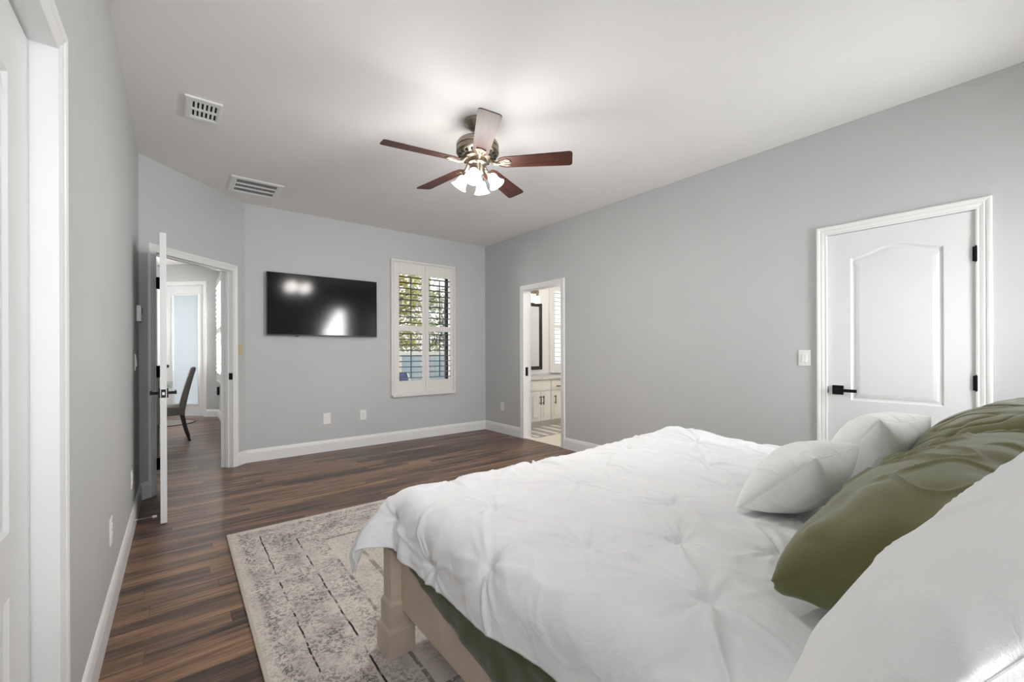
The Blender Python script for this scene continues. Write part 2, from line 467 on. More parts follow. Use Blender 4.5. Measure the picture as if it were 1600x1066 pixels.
def wall(name, fr, s0, s1, th, openings=(), label='', z1=H, mat='wall', z0=-.02):
    mb = MB(fr); ss = sorted({s0, s1, *[v for o in openings for v in o[:2]]}); zs = sorted({z0, z1, *[v for o in openings for v in o[2:4]]})
    for a, b in zip(ss[:-1], ss[1:]):
        for c, d in zip(zs[:-1], zs[1:]):
            hit = [o for o in openings if o[0] <= a and b <= o[1] and o[2] <= c and d <= o[3]]
            if not hit: mb.box(a, b, -th, 0, c, d)
            elif len(hit[0]) > 4 and hit[0][4]: mb.box(a, b, -th, -hit[0][4], c, d)
    bmesh.ops.remove_doubles(mb.bm, verts=mb.bm.verts, dist=1e-5)
    seen = {}; mb.bm.verts.index_update()
    for f in list(mb.bm.faces):
        k = tuple(sorted(v.index for v in f.verts))
        seen.setdefault(k, []).append(f)
    bmesh.ops.delete(mb.bm, geom=[f for L in seen.values() if len(L) > 1 for f in L], context='FACES_ONLY')
    return tag(mb.build(name, M[mat]), label, 'wall', kind='structure')


# openings -----------------------------------------------------------------
BATH = (3.738, 4.47, 0, 2.045)
CLOS = (.252, .995, 0, 2.043)
BED = (.137, .985, -.02, 2.052)
WIN = (2.235, 3.178, .635, 2.425)
NEAR = (.2, 1.568, 0, 1.982)
HW1, HW2 = (2.86, 3.44, .62, 2.36), (-.16, .44, .62, 2.36)
wall('wall_left', FL, YF - .15, A0.y + .1, .3, [NEAR[:3] + (1.982, .26)], 'grey painted side wall with the outlets and thermostat')
wall('wall_angled', FA, 0, (A1 - A0).length, .12, [BED], 'short diagonal grey wall holding the open bedroom door')
wall('wall_back', FB, A1.x, XR + .14, .13, [WIN], 'grey back wall carrying the television and shuttered window')
wall('wall_right', FR, YF - .15, YB, .12, [(BATH[0], BATH[1], -.02, BATH[3]), (CLOS[0], CLOS[1], -.02, CLOS[3], .055)], 'long grey wall with the bathroom doorway and closed white door')
wall('wall_front', FF, XL, XR, .15, [HW1, HW2], 'grey wall behind the headboard of the bed')

mb = MB(); mb.box(-4.2, 3.87, -1, 12.6, -.12, 0)
tag(mb.build('floor', M['floor']), 'dark brown wood plank floor', 'floor', kind='structure')
mb = MB(); mb.prism([(XL - .3, YF - .2), (XR + .12, YF - .2), (XR + .12, YB + .2), (A1.x - .1, YB + .2), (A1.x - .085, A1.y + .085), (A0.x - .085, A0.y + .085), (XL - .3, A0.y)], H, H + .12)
tag(mb.build('ceiling', M['ceiling']), 'flat white bedroom ceiling', 'ceiling', kind='structure')

# baseboards -----------------------------------------------------------------
BP = [(0, 0), (.016, 0), (.016, .102), (.013, .112), (.0125, .118), (.009, .128), (.004, .136), (0, .137)]


def baseboard(name, fr, s0, s1, label, c0=0, c1=0, h=1.0):
    mb = MB(fr); n = len(BP)
    vs = [(s0 + c0 * d, d, z * h) for d, z in BP] + [(s1 + c1 * d, d, z * h) for d, z in BP]
    mb.add(vs, [tuple(range(n)), tuple(range(n, 2 * n))[::-1]] + [(i, (i + 1) % n, n + (i + 1) % n, n + i) for i in range(n)])
    return tag(mb.build(name, M['trim']), label, 'baseboard', kind='structure')


CW = .062
LA = (A1 - A0).length
baseboard('baseboard_left', FL, NEAR[1] + CW, A0.y, 'white baseboard along the grey side wall', c1=-.41)
baseboard('baseboard_angled', FA, 0, BED[0] - CW, 'short white baseboard piece behind the open door hinge', c0=.41)
baseboard('baseboard_angled.001', FA, BED[1] + CW, LA, 'short white baseboard piece between bedroom door casing and back wall', c1=-.41)
baseboard('baseboard_back', FB, A1.x, XR, 'white baseboard under the television wall', c0=.41, c1=-1)
baseboard('baseboard_right', FR, BATH[1] + CW, YB, 'white baseboard between room corner and bathroom doorway', c1=-1)
baseboard('baseboard_right.001', FR, CLOS[1] + CW, BATH[0] - CW, 'white baseboard from bathroom doorway to the closed door')
baseboard('baseboard_right.002', FR, YF, CLOS[0] - CW, 'white baseboard past the closed door beside the bed head')

# casings ---------------------------------------------------------------------
CP = [(-.004, 0), (-.004, .010), (.004, .012), (.010, .010), (.018, .0125), (.030, .015), (.034, .0125), (.040, .0165), (.050, .019), (.057, .019), (CW, .014), (CW, 0)]


def jamb(mb, op, th, d0=0):
    a, b, c, d = op[:4]; t = .018
    mb.box(a - t, a, -th, d0, c, d); mb.box(b, b + t, -th, d0, c, d); mb.box(a - t, b + t, -th, d0, d, d + t)


def stop(mb, op, y0, y1, t=.012):
    a, b, c, d = op[:4]
    mb.box(a, a + t, y0, y1, c, d); mb.box(b - t, b, y0, y1, c, d); mb.box(a + t, b - t, y0, y1, d - t, d)


def doorcase(name, fr, op_, th, label, stops=None, both=True, dep=None):
    op = (op_[0], op_[1], 0, op_[3]); mb = MB(fr); mb.casing(op[0], op[1], 0, op[3], CP)
    if both: mb.casing(op[0], op[1], 0, op[3], [(wd, -th - d) for wd, d in CP])
    q = .0015
    mb.box(op[0] - .001, op[0] + .003, -(dep or th), 0, 0, op[3]); mb.box(op[1] - .003, op[1] + .001, -(dep or th), 0, 0, op[3]); mb.box(op[0], op[1], -(dep or th), 0, op[3] - .003, op[3] + .001)
    if stops: stop(mb, op, *stops)
    return tag(mb.build(name, M['trim']), label, 'door trim', kind='structure')


t_bath = doorcase('trim_1', FR, BATH, .12, 'white casing round the open bathroom doorway')
t_clos = doorcase('trim_2', FR, CLOS, .12, 'white moulded casing round the closed panel door', both=False, dep=.05)
t_bed = doorcase('trim_3', FA, BED, .12, 'white casing round the diagonal bedroom doorway', stops=(-.07, -.04))
t_near = doorcase('trim_4', FL, NEAR, .12, 'white casing at the very edge of the photo beside the camera', both=False, dep=.26)
# black latch strike plates let into the jambs
mb = MB(FA); mb.box(BED[1] - .0045, BED[1] - .001, -.038, .004, .915, .985); mb.box(BED[1] - .012, BED[1] - .003, -.006, .006, .93, .97)
mb.build('strike_plate', M['black'], t_bed)
mb = MB(FR); mb.box(BATH[1] - .006, BATH[1] - .001, -.075, -.03, .86, .98, .001); mb.box(BATH[1] - .014, BATH[1] - .004, -.062, -.045, .90, .94)
mb.build('pocket_door_latch', M['black'], t_bath)


def arch(x0, x1, z0, z1, rise, n=24):
    return [(x0, z0), (x1, z0)] + [(x1 + (x0 - x1) * k / n, z1 + rise * math.sin(PI * k / n) ** 2 * (1 if rise else 0)) for k in range(n + 1)]


def rectl(x0, x1, z0, z1): return [(x0, z0), (x1, z0), (x1, z1), (x0, z1)]


def lever(parent, X, flip=1, name='door_handle'):
    """black square rose with a flat lever; local x along the lever, y out of the door"""
    mb = MB(X); mb.box(-.033, .033, 0, .009, -.033, .033, .001)
    h = mb.build(name, M['black'], parent)
    mb = MB(X); mb.cyl((0, .008, 0), (0, .05, 0), .010); mb.box(-.012 * flip, .118 * flip, .044, .056, -.011, .011, .002)
    mb.build('lever', M['black'], h)
    return h


def hinge(parent, X, name='hinge'):
    """local: z up, y out of the face"""
    mb = MB(X); mb.cyl((0, 0, -.045), (0, 0, .045), .0075, 12); mb.cyl((0, 0, .045), (0, 0, .05), .0055, 10); mb.cyl((0, 0, -.05), (0, 0, -.045), .0055, 10)
    mb.box(-.016, .016, -.004, .0005, -.044, .044)
    return mb.build(name, M['black'], parent, smooth=True)


# door 1: closed panel door in the right wall (hinges towards the headboard)
g = .003; Wd = CLOS[1] - CLOS[0] - 2 * g
X1 = FR @ Matrix.Translation((CLOS[0] + g, -.003, .01)) @ Matrix.Scale(-1, 4, (0, 1, 0))
d1 = thing('door_1', 'closed white two-panel door with arched upper panel and black lever', 'door', (XR, (CLOS[0] + CLOS[1]) / 2, 0), kind='structure')
mb = MB(X1); mb.leaf(Wd, 2.027, .035, [rectl(.137, Wd - .135, .20, .70), arch(.137, Wd - .135, .835, 1.845, .055)])
mb.build('door_leaf', M['door'], d1)
lever(d1, FR @ Matrix.Translation((.931, -.003, .914)), -1)
for z in (1.775, 1.0, .25): hinge(d1, FR @ Matrix.Translation((CLOS[0] + .0015, .006, z)))
mb = MB(FR); mb.box(CLOS[1] - .006, CLOS[1] - .001, -.004, .0065, .89, .935); mb.build('latch', M['black'], d1)

# door 2: the open bedroom door, hinged on the diagonal wall
hp = A0 + dA * (BED[0] + .034) + nA * .014
fe = Vector((-.096, 3.775, 0)); e = (fe - hp).normalized(); LW = .85
X2 = Matrix(((e.x, -e.y, 0, hp.x), (e.y, e.x, 0, hp.y), (0, 0, 1, .008), (0, 0, 0, 1)))
d2 = thing('door_2', 'white bedroom door standing open, seen edge-on with black latch and levers', 'door', tuple(hp), kind='structure')
mb = MB(X2); mb.leaf(LW, 2.032, .036, [rectl(.13, LW - .13, .20, .70), arch(.13, LW - .13, .835, 1.845, .055)])
mb.build('door_leaf', M['door'], d2)
lever(d2, X2 @ Matrix.Translation((LW - .06, 0, .906)) @ Matrix.Scale(-1, 4, (0, 1, 0)), -1)
lever(d2, X2 @ Matrix.Translation((LW - .06, .036, .906)), -1)
mb = MB(X2); mb.box(LW - .001, LW + .002, .005, .031, .877, .935); lp = mb.build('latch_plate', M['black'], d2)
mb = MB(X2); mb.box(LW + .001, LW + .009, .011, .025, .896, .916, .001); mb.build('latch_bolt', M['steel'], lp)
for z in (1.79, 1.04, .26):
    mb = MB(FA); mb.box(BED[0] + .001, BED[0] + .006, -.036, .012, z - .05, z + .05); mb.box(BED[0] + .004, BED[0] + .034, .012, .017, z - .05, z + .05); mb.cyl((BED[0] + .018, .016, z - .05), (BED[0] + .018, .016, z + .05), .008)
    mb.build('hinge', M['black'], d2)

# door 3: door beside the camera, set back in the left wall
X3 = FL @ Matrix.Translation((NEAR[0] + .004, -.0405, .012)) @ Matrix.Scale(-1, 4, (0, 1, 0))
d3 = thing('door_3', 'white panel door at the photo edge, set back in its casing', 'door', (XL - .06, .9, 0), kind='structure')
mb = MB(X3); mb.leaf(1.358, 1.958, .035, [rectl(.72, 1.19, .20, .66), arch(.72, 1.19, .80, 1.80, .05), rectl(.14, .58, .20, .66), arch(.14, .58, .80, 1.80, .05)])
mb.build('door_leaf', M['door'], d3)
mb = MB(FL); mb.box(NEAR[0] + .004, NEAR[1] - .004, -.085, -.052, 1.973, 1.981); mb.build('track', M['dark'], d3)


# ------------------------------------------------------------------ windows and plantation shutters
def window(name, fr, op, depth, label, bars=True):
    o = thing(name, label, 'window', tuple(fr @ Vector(((op[0] + op[1]) / 2, 0, op[2]))), kind='structure')
    mb = MB(fr); a, b, c, d = op; t = .022
    mb.box(a, a + t, -depth, -depth + .05, c, d); mb.box(b - t, b, -depth, -depth + .05, c, d); mb.box(a + t, b - t, -depth, -depth + .05, c, c + t); mb.box(a + t, b - t, -depth, -depth + .05, d - t, d)
    if bars: mb.box(a + t, b - t, -depth + .005, -depth + .045, (c + d) / 2 - .018, (c + d) / 2 + .018)
    mb.build('window_frame', M['trim'], o)
    mb = MB(fr); mb.box(a + t, b - t, -depth + .02, -depth + .024, c + t, d - t); mb.build('pane', M['glass'], o)
    return o


def shutter(fr, so, zo, cols, tiers, label, proud=.034, lw=.064, tilt=8, n=9, rodx=.58, sill=True, group=None, lmat='shutter'):
    """so, zo: outer frame extents; cols: louvre openings (s0, s1); tiers: (z0, z1)"""
    t = thing('window_shutter', label, 'shutter', tuple(fr @ Vector(((so[0] + so[1]) / 2, 0, zo[0]))), group=group or 'white plantation shutters')
    fw_ = .032
    a, b, c, d = so[0] + fw_, so[1] - fw_, zo[0] + fw_, zo[1] - fw_
    mb = MB(fr)
    mb.casing(a, b, c, d, [(0, -.01), (0, proud - .006), (.006, proud - .006), (.008, proud), (fw_ - .004, proud), (fw_, proud - .006), (fw_, 0), (.002, 0), (.002, -.01)], closed=True)
    if sill: mb.box(so[0] + .012, so[1] - .02, .0, proud + .02, zo[0] - .012, zo[0] + .02, .003)
    mb.build('shutter_frame', M['shutter'], t)
    edges = [a + .003] + [(cols[i][1] + cols[i + 1][0]) / 2 for i in range(len(cols) - 1)] + [b - .003]
    for i, (s0, s1) in enumerate(cols):
        p0, p1 = edges[i] + (.0015 if i else 0), edges[i + 1] - .0015
        y0, y1 = proud - .034, proud - .006
        mb = MB(fr)
        mb.box(p0, s0, y0, y1, c + .003, d - .003, .002); mb.box(s1, p1, y0, y1, c + .003, d - .003, .002)
        zz = [c + .003] + [v for tr in tiers for v in tr] + [d - .003]
        for k in range(0, len(zz), 2): mb.box(s0, s1, y0, y1, zz[k], zz[k + 1], .001)
        pn = mb.build('shutter_panel', M['shutter'], t)
        for z0, z1 in tiers:
            mb = MB(fr); st = (z1 - z0) / n
            for k in range(n):
                zc = z0 + (k + .5) * st
                Xr = Matrix.Translation((0, (y0 + y1) / 2, zc)) @ Matrix.Rotation(math.radians(tilt), 4, 'X')
                prof = [(-lw / 2, 0), (-lw / 4, .0048), (0, .0058), (lw / 4, .0048), (lw / 2, 0), (lw / 4, -.0048), (0, -.0058), (-lw / 4, -.0048)]
                m_ = len(prof); vs = [(s0 + .002, y, z) for y, z in prof] + [(s1 - .002, y, z) for y, z in prof]
                mb.add(vs, [tuple(range(m_)), tuple(range(m_, 2 * m_))[::-1]] + [(q, (q + 1) % m_, m_ + (q + 1) % m_, m_ + q) for q in range(m_)], Xr)
            mb.build('louvers', M[lmat], pn)
            mb = MB(fr); sx_ = s0 + (s1 - s0) * rodx
            mb.box(sx_ - .006, sx_ + .006, (y0 + y1) / 2 - lw / 2 - .012, (y0 + y1) / 2 - lw / 2 - .002, z0 + st * .4, z1 - st * .4)
            mb.build('tilt_rod', M[lmat], pn)
    return t


window('window_1', FB, WIN, .12, 'glazed window behind the white shutters on the back wall')
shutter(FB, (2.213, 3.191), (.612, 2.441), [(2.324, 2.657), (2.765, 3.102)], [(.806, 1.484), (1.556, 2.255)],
        'white shutters with backlit-toned louvers over the window beside the television', lmat='louver_backlit', tilt=3)
window('window_2', FF, HW1, .13, 'window in the headboard wall on the bathroom side of the bed')
shutter(FF, (2.82, 3.48), (.58, 2.40), [(2.90, 3.40)], [(.72, 1.43), (1.5, 2.28)], 'white plantation shutter behind the camera, far side of the bed', proud=.03, tilt=0)
window('window_added', FF, HW2, .13, 'unseen window added for fill in the headboard wall on the camera side of the bed')  # made-up window, added to let fill light into the room
shutter(FF, (-.2, .48), (.58, 2.40), [(-.12, .40)], [(.72, 1.43), (1.5, 2.28)], 'white plantation shutter of the added window behind the camera, near side of the bed', proud=.03, tilt=0)

# ------------------------------------------------------------------ television
tv = thing('television', 'black flat television mounted on the grey back wall', 'television', (1.389, YB, 1.389))
x0, x1, z0, z1 = .769, 2.008, 1.389, 2.098
mb = MB(); mb.box(x0, x1, 5.331, 5.352, z0, z1, .003); mb.box(x0 + .12, x1 - .12, 5.352, 5.378, z0 + .06, z1 - .12, .006); mb.build('housing', M['tvbody'], tv)
mb = MB(); mb.box(x0 + .007, x1 - .007, 5.3300, 5.3309, z0 + .014, z1 - .007); mb.build('screen', M['screen'], tv)
mb = MB(); mb.box(1.12, 1.62, 5.378, YB - .002, 1.6, 1.9); mb.build('wall_bracket', M['tvbody'], tv)
mb = MB(); mb.box(1.055, 1.095, 5.333, 5.345, z0 - .009, z0 + .002, .002); mb.build('remote_sensor', M['tvbody'], tv)


# ------------------------------------------------------------------ wall plates and small fittings
def plate(fr, s, z, kind, label, cat, w_=.073, h_=.118, mat='plate', group=None):
    nm = {'blank': 'wall_plate', 'duplex': 'wall_outlet', 'rocker': 'light_switch', 'double': 'light_switch'}[kind]
    group = group or {'wall_plate': 'small wall plates', 'wall_outlet': 'white wall outlets', 'light_switch': 'white light switches'}[nm]
    t = thing(nm, label, cat, tuple(fr @ Vector((s, 0, z))), group=group)
    mb = MB(fr); mb.box(s - w_ / 2, s + w_ / 2, 0, .006, z - h_ / 2, z + h_ / 2, .0025); mb.build('cover_plate', M[mat], t)
    if kind == 'duplex':
        for dz in (-.02, .02):
            mb = MB(fr); X = Matrix.Translation((s, .006, z + dz)) @ Matrix.Rotation(-PI / 2, 4, 'X')
            mb.lathe([(.0165, -.001), (.0165, .002), (.0155, .0025)], 20, X); r = mb.build('receptacle', M['plate'], t)
            mb = MB(fr)
            for dx in (-.006, .006): mb.box(s + dx - .0012, s + dx + .0012, .0082, .0088, z + dz - .001, z + dz + .008)
            mb.box(s - .002, s + .002, .0082, .0088, z + dz - .010, z + dz - .006); mb.build('slots', M['dark'], r)
    elif kind in ('rocker', 'double'):
        mb = MB(fr); mb.box(s - .0165, s + .0165, .005, .0075, z - .034, z + .034, .001); X = Matrix.Translation((s, .0075, z)) @ Matrix.Rotation(math.radians(4), 4, 'X')
        mb.box(-.0145, .0145, -.002, .003, -.031, .031, .001, X); mb.build('rocker', M['plate'], t)
    else:
        for dz in (-.042, .042):
            mb = MB(fr); mb.lathe([(.003, .0), (.003, .0015)], 10, Matrix.Translation((s, .0058, z + dz)) @ Matrix.Rotation(-PI / 2, 4, 'X'))
            mb.build('screw', M['plate'], t)
    return t


plate(FB, 1.412, .398, 'blank', 'blank white wall plate low on the back wall under the television', 'wall plate', .084, .132)
plate(FB, 1.848, .40, 'duplex', 'white duplex outlet on the back wall nearest the shuttered window', 'outlet', .077, .125)
plate(FR, 4.961, .394, 'duplex', 'white outlet low on the wall between corner and bathroom doorway', 'outlet', .075, .12)
plate(FR, 1.137, 1.143, 'rocker', 'white rocker light switch beside the closed white door', 'light switch', .079, .12)
plate(FL, 4.15, 1.13, 'double', 'white light switch on the side wall below the thermostat', 'light switch', .075, .12)
plate(FL, 3.80, .352, 'duplex', 'white outlet on the side wall close to the open door', 'outlet', .075, .12)
plate(FL, 2.68, .378, 'duplex', 'white outlet on the side wall, nearer the camera above the baseboard', 'outlet', .075, .12)
plate(FA, 1.093, 1.226, 'blank', 'small tan plate on the narrow wall beside the bedroom door casing', 'wall plate', .05, .112, 'ivory')

t = thing('thermostat', 'white thermostat high on the side wall near the open door', 'thermostat', (XL, 4.36, 1.44))
mb = MB(FL); mb.box(4.30, 4.42, 0, .03, 1.44, 1.565, .006); mb.build('housing', M['plate'], t)
mb = MB(FL); mb.box(4.32, 4.40, .0295, .031, 1.50, 1.55); mb.build('display', M['ext_grey'], t)

t = thing('door_stop', 'spring door stop with white tip on the side wall baseboard', 'door stop', (XL + .016, 3.9, .045))
mb = MB(); mb.cyl((XL + .015, 3.9, .045), (XL + .024, 3.9, .045), .012); mb.build('base', M['steel'], t)
mb = MB(); mb.tube([(XL + .022 + i * .085 / 90, 3.9 + .0045 * math.cos(i * .9), .045 + .0045 * math.sin(i * .9)) for i in range(91)], .0014, 6); mb.build('spring', M['steel'], t, smooth=True)
mb = MB(); mb.cyl((XL + .103, 3.9, .045), (XL + .128, 3.9, .045), .009); mb.build('rubber_tip', M['plate'], t, smooth=True)

t = thing('motion_sensor', 'small white sensor high on the side wall at the ceiling', 'sensor', (XL, 2.62, 2.70))
mb = MB(FL); mb.prism([(2.36, 0), (2.54, 0), (2.52, .035), (2.48, .055), (2.42, .055), (2.38, .035)], 2.752, 2.82, bev=.006); mb.build('housing', M['plate'], t)
mb = MB(FL); mb.cyl((2.45, .03, 2.749), (2.45, .03, 2.756), .012); mb.build('lens', M['dark'], t)


# ------------------------------------------------------------------ ceiling vents
def vent(x0, x1, y0, y1, rows, nfin, label, rim, tilt, fw_=.3):
    t = thing('ceiling_vent', label, 'vent', ((x0 + x1) / 2, (y0 + y1) / 2, H), group='white ceiling vents')
    ix0, ix1, iy0, iy1 = x0 + rim[0], x1 - rim[1], y0 + rim[2], y1 - rim[3]
    zt, zb = H, H - .012
    mb = MB(); P = [(0, H - .001), (0, zb), (.012, zb - .002), (rim[2] - .006, zb - .002), (rim[2], zb + .004), (rim[2], H - .001)]
    # flange
    def ring(q):
        return [(x0 + q * rim[0] / rim[2], y0 + q, 0), (x1 - q * rim[1] / rim[2], y0 + q, 0), (x1 - q * rim[1] / rim[2], y1 - q * rim[3] / rim[2], 0), (x0 + q * rim[0] / rim[2], y1 - q * rim[3] / rim[2], 0)]
    vs = []
    for q, z in P: vs += [(a, b, z) for a, b, _ in ring(q)]
    fs = [(i * 4 + k, i * 4 + (k + 1) % 4, (i + 1) * 4 + (k + 1) % 4, (i + 1) * 4 + k) for i in range(len(P) - 1) for k in range(4)]
    mb.add(vs, fs)
    rh = (iy1 - iy0) / rows
    for r in range(1, rows): mb.box(ix0, ix1, iy0 + r * rh - .009, iy0 + r * rh + .009, zb - .001, H - .001)
    mb.build('flange', M['plate'], t)
    mb = MB(); mb.box(ix0, ix1, iy0, iy1, H - .0025, H - .001); mb.build('duct_shade_plate', M['duct'], t)  # flat dark plate, its colour standing in for the shaded duct recess
    mb = MB(); st = (ix1 - ix0) / nfin
    for r in range(rows):
        for k in range(nfin + 1):
            X = Matrix.Translation((ix0 + k * st, 0, H - .0075)) @ Matrix.Rotation(math.radians(tilt), 4, 'Y')
            mb.box(-st * fw_, st * fw_, iy0 + r * rh, iy0 + (r + 1) * rh, -.0008, .0008, 0, X)
    mb.build('fins', M['plate'], t)


vent(.04, .237, 3.335, 3.647, 2, 6, 'small white ceiling vent nearer the camera with two rows of slots', (.034, .022, .05, .05), -25)
vent(.388, .82, 4.60, 5.045, 3, 26, 'large square white return vent in the ceiling above the bedroom door', (.05, .05, .05, .05), 0, .16)

# ------------------------------------------------------------------ ceiling fan
FX, FY = 1.662, 2.482
fan = thing('ceiling_fan', 'five-blade ceiling fan with nickel motor and four lit glass shades', 'ceiling fan', (FX, FY, H))
T0 = Matrix.Translation((FX, FY, 0))
mb = MB(T0); mb.lathe([(.088, H), (.088, H - .012), (.084, H - .022), (.076, H - .03), (.066, H - .048), (.045, H - .064), (.026, H - .072), (.014, H - .074)], 36); mb.build('canopy', M['nickel'], fan, smooth=True)
mb = MB(T0); mb.cyl((0, 0, 2.69), (0, 0, H - .07), .0135); mb.lathe([(.026, 2.695), (.026, 2.712), (.018, 2.724)], 20); mb.build('downrod', M['nickel'], fan, smooth=True)
mb = MB(T0); mb.lathe([(.03, 2.698), (.07, 2.694), (.115, 2.686), (.14, 2.672), (.149, 2.655), (.150, 2.634), (.145, 2.630), (.150, 2.626), (.150, 2.598), (.140, 2.586), (.105, 2.572), (.098, 2.556), (.075, 2.548), (.06, 2.545)], 48); mb.build('motor_housing', M['nickel'], fan, smooth=True)
for k in range(18):
    mb = MB(T0); a = 2 * PI * k / 18; mb.box(.112, .134, -.008, .008, 2.567, 2.588, .002, Matrix.Rotation(a, 4, 'Z'))
    mb.build('vent_slot', M['duct'], fan)
mb = MB(T0); mb.lathe([(.062, 2.548), (.068, 2.538), (.068, 2.522), (.056, 2.514), (.052, 2.505), (.052, 2.462), (.046, 2.452), (.03, 2.444), (.018, 2.43), (.014, 2.40), (.018, 2.392), (.012, 2.378), (.003, 2.372)], 36); mb.build('switch_housing', M['nickel'], fan, smooth=True)
for k in range(5):
    a = math.radians(-45.6 + 72 * k)
    X = T0 @ Matrix.Rotation(a, 4, 'Z') @ Matrix.Translation((0, 0, 2.525)) @ Matrix.Rotation(math.radians(-13), 4, 'X')
    n = 8; out = [(.150, -.036), (.165, -.048)]
    out += [(.20, -.056), (.62, -.070)]
    out += [(.662 - .02 + .02 * math.sin(PI / 2 * i / n), -.070 + .02 - .02 * math.cos(PI / 2 * i / n)) for i in range(n + 1)]
    out += [(.662 - .02 + .02 * math.cos(PI / 2 * i / n), .070 - .02 + .02 * math.sin(PI / 2 * i / n)) for i in range(n + 1)]
    out += [(.62, .070), (.20, .056), (.165, .048), (.150, .036)]
    mb = MB(); mb.prism(out, -.003, .003, bev=.001); bl = mb.build('blade', M['blade']); bl.parent = fan; bl.matrix_basis = world_of(fan).inverted() @ X
    mb = MB(X)
    # cast bracket: stem from the motor that fans out into a scalloped leaf under the blade
    shp = []
    for i in range(21):
        s_ = -1 + 2 * i / 20; ang = s_ * 1.25
        rr = .050 * (1 + .07 * math.cos(s_ * 3 * PI))
        shp.append((.188 + rr * math.cos(ang), rr * .80 * math.sin(ang)))
    poly = [(.120, -.012), (.150, -.014), (.172, -.022)] + shp + [(.172, .022), (.150, .014), (.120, .012)]
    mb.prism(poly, -.009, -.003, bev=.002)
    mb.tube([(.085, 0, .028), (.100, 0, .016), (.115, 0, -.002), (.135, 0, -.010), (.16, 0, -.010), (.20, 0, -.009)], .012, 10, [.015, .014, .014, .013, .010, .004])
    for q in (-.022, 0, .022): mb.tube([(.165, q * .3, -.010), (.195, q * .8, -.011), (.228, q * 1.3, -.008)], .0045, 6)
    mb.build('blade_bracket', M['nickel'], bl, smooth=True)
for k in range(4):
    a = math.radians(223 + 90 * k)
    R_ = T0 @ Matrix.Rotation(a, 4, 'Z')
    mb = MB(R_); mb.tube([(.02, 0, 2.46), (.045, 0, 2.474), (.068, 0, 2.474), (.083, 0, 2.458), (.090, 0, 2.444)], .007, 10)
    ax = Matrix.Translation((.088, 0, 2.448)) @ Matrix.Rotation(PI - math.radians(32), 4, 'Y')
    mb.lathe([(.010, -.012), (.024, -.008), (.026, .010), (.022, .018)], 20, ax)
    arm = mb.build('light_arm', M['nickel'], fan, smooth=True)
    mb = MB(R_ @ ax @ Matrix.Scale(.80, 4)); mb.lathe([(.022, .012), (.030, .016), (.040, .030), (.044, .05), (.046, .07), (.052, .09), (.064, .108), (.072, .118), (.070, .118), (.062, .107), (.050, .09), (.044, .07), (.041, .05), (.036, .03), (.02, .016)], 32, caps=False)
    mb.build('glass_shade', M['shade'], arm, smooth=True)
    lp_ = R_ @ ax @ Vector((0, 0, .125)); point('bulb_light', lp_, 3.6, .10); spot('shade_light', lp_, (R_ @ ax).to_3x3() @ Vector((0, 0, 1)), 10)

# ------------------------------------------------------------------ rug
RX0, RX1, RY0, RY1 = .243, 3.293, .86, 3.31
mb = MB(Matrix.Translation(((RX0 + RX1) / 2, (RY0 + RY1) / 2, 0))); hx, hy = (RX1 - RX0) / 2, (RY1 - RY0) / 2
mb.box(-hx, hx, -hy, hy, .0005, .012, .004)
rug = thing('area_rug', 'cream and charcoal distressed oriental rug under the bed', 'rug', ((RX0 + RX1) / 2, (RY0 + RY1) / 2, 0))
mb.build('rug_pile', m_rug(hx, hy), rug)

# ------------------------------------------------------------------ bed
BX0, BX1, BY0, BY1 = .70, 2.72, -.42, 1.62
bed = thing('bed', 'taupe painted wooden bed frame with square block feet', 'bed', ((BX0 + BX1) / 2, .6, .012))


def foot_post(x, y, sx_):
    mb = MB(Matrix.Translation((x, y, 0)))
    def ring(h0, h1, r, b=.003): mb.box(-r, r, -r, r, h0, h1, b)
    vs, fs = [], []
    P = [(.0565, .012), (.0565, .108), (.054, .116), (.0445, .122), (.0445, .205), (.041, .216), (.036, .222), (.036, .422), (.033, .425)]
    for r, z in P: vs += [(-r, -r, z), (r, -r, z), (r, r, z), (-r, r, z)]
    fs = [(i * 4 + k, i * 4 + (k + 1) % 4, i * 4 + 4 + (k + 1) % 4, i * 4 + 4 + k) for i in range(len(P) - 1) for k in range(4)] + [(0, 1, 2, 3), tuple(len(P) * 4 - 4 + k for k in range(4))]
    mb.add(vs, fs)
    return mb.build('foot_post', M['bedwood'], bed)


foot_post(.685, 1.623, 1); foot_post(2.745, 1.623, -1)
for x, nm in ((.693, 'side_rail'), (2.715, 'side_rail')):
    mb = MB(); mb.box(x, x + .027, BY0, 1.60, .178, .40, .003); mb.build(nm, M['bedwood'], bed)
mb = MB(); mb.box(.715, 2.715, 1.63, 1.655, .19, .40, .003); mb.build('footboard', M['bedwood'], bed)
mb = MB()
mb.box(.62, 2.81, -.56, -.50, .15, 1.12, .004); mb.box(.60, 2.83, -.575, -.485, 1.10, 1.16, .01)
for xa, xb in ((.72, 1.36), (1.40, 2.03), (2.07, 2.71)): mb.box(xa, xb, -.503, -.485, .55, 1.05, .008)
mb.build('headboard', M['bedwood'], bed)
for x in (.65, 2.78):
    mb = MB(); mb.box(x - .05, x + .05, -.58, -.48, .0, 1.14, .005); mb.build('head_post', M['bedwood'], bed)
mb = MB()
for k in range(9): mb.box(.72, 2.715, -.38 + k * .23, -.29 + k * .23, .215, .235)
mb.build('slats', M['bedwood'], bed)

mt = thing('mattress', 'white king mattress hidden under the comforter on the bed', 'mattress', (1.72, .6, .235))
mb = MB(); mb.box(.70, 2.735, -.41, 1.625, .405, .60, .05); mb.box(.73, 2.70, -.40, 1.60, .237, .415, .03); mb.build('ticking', M['mattress'], mt, smooth=True)


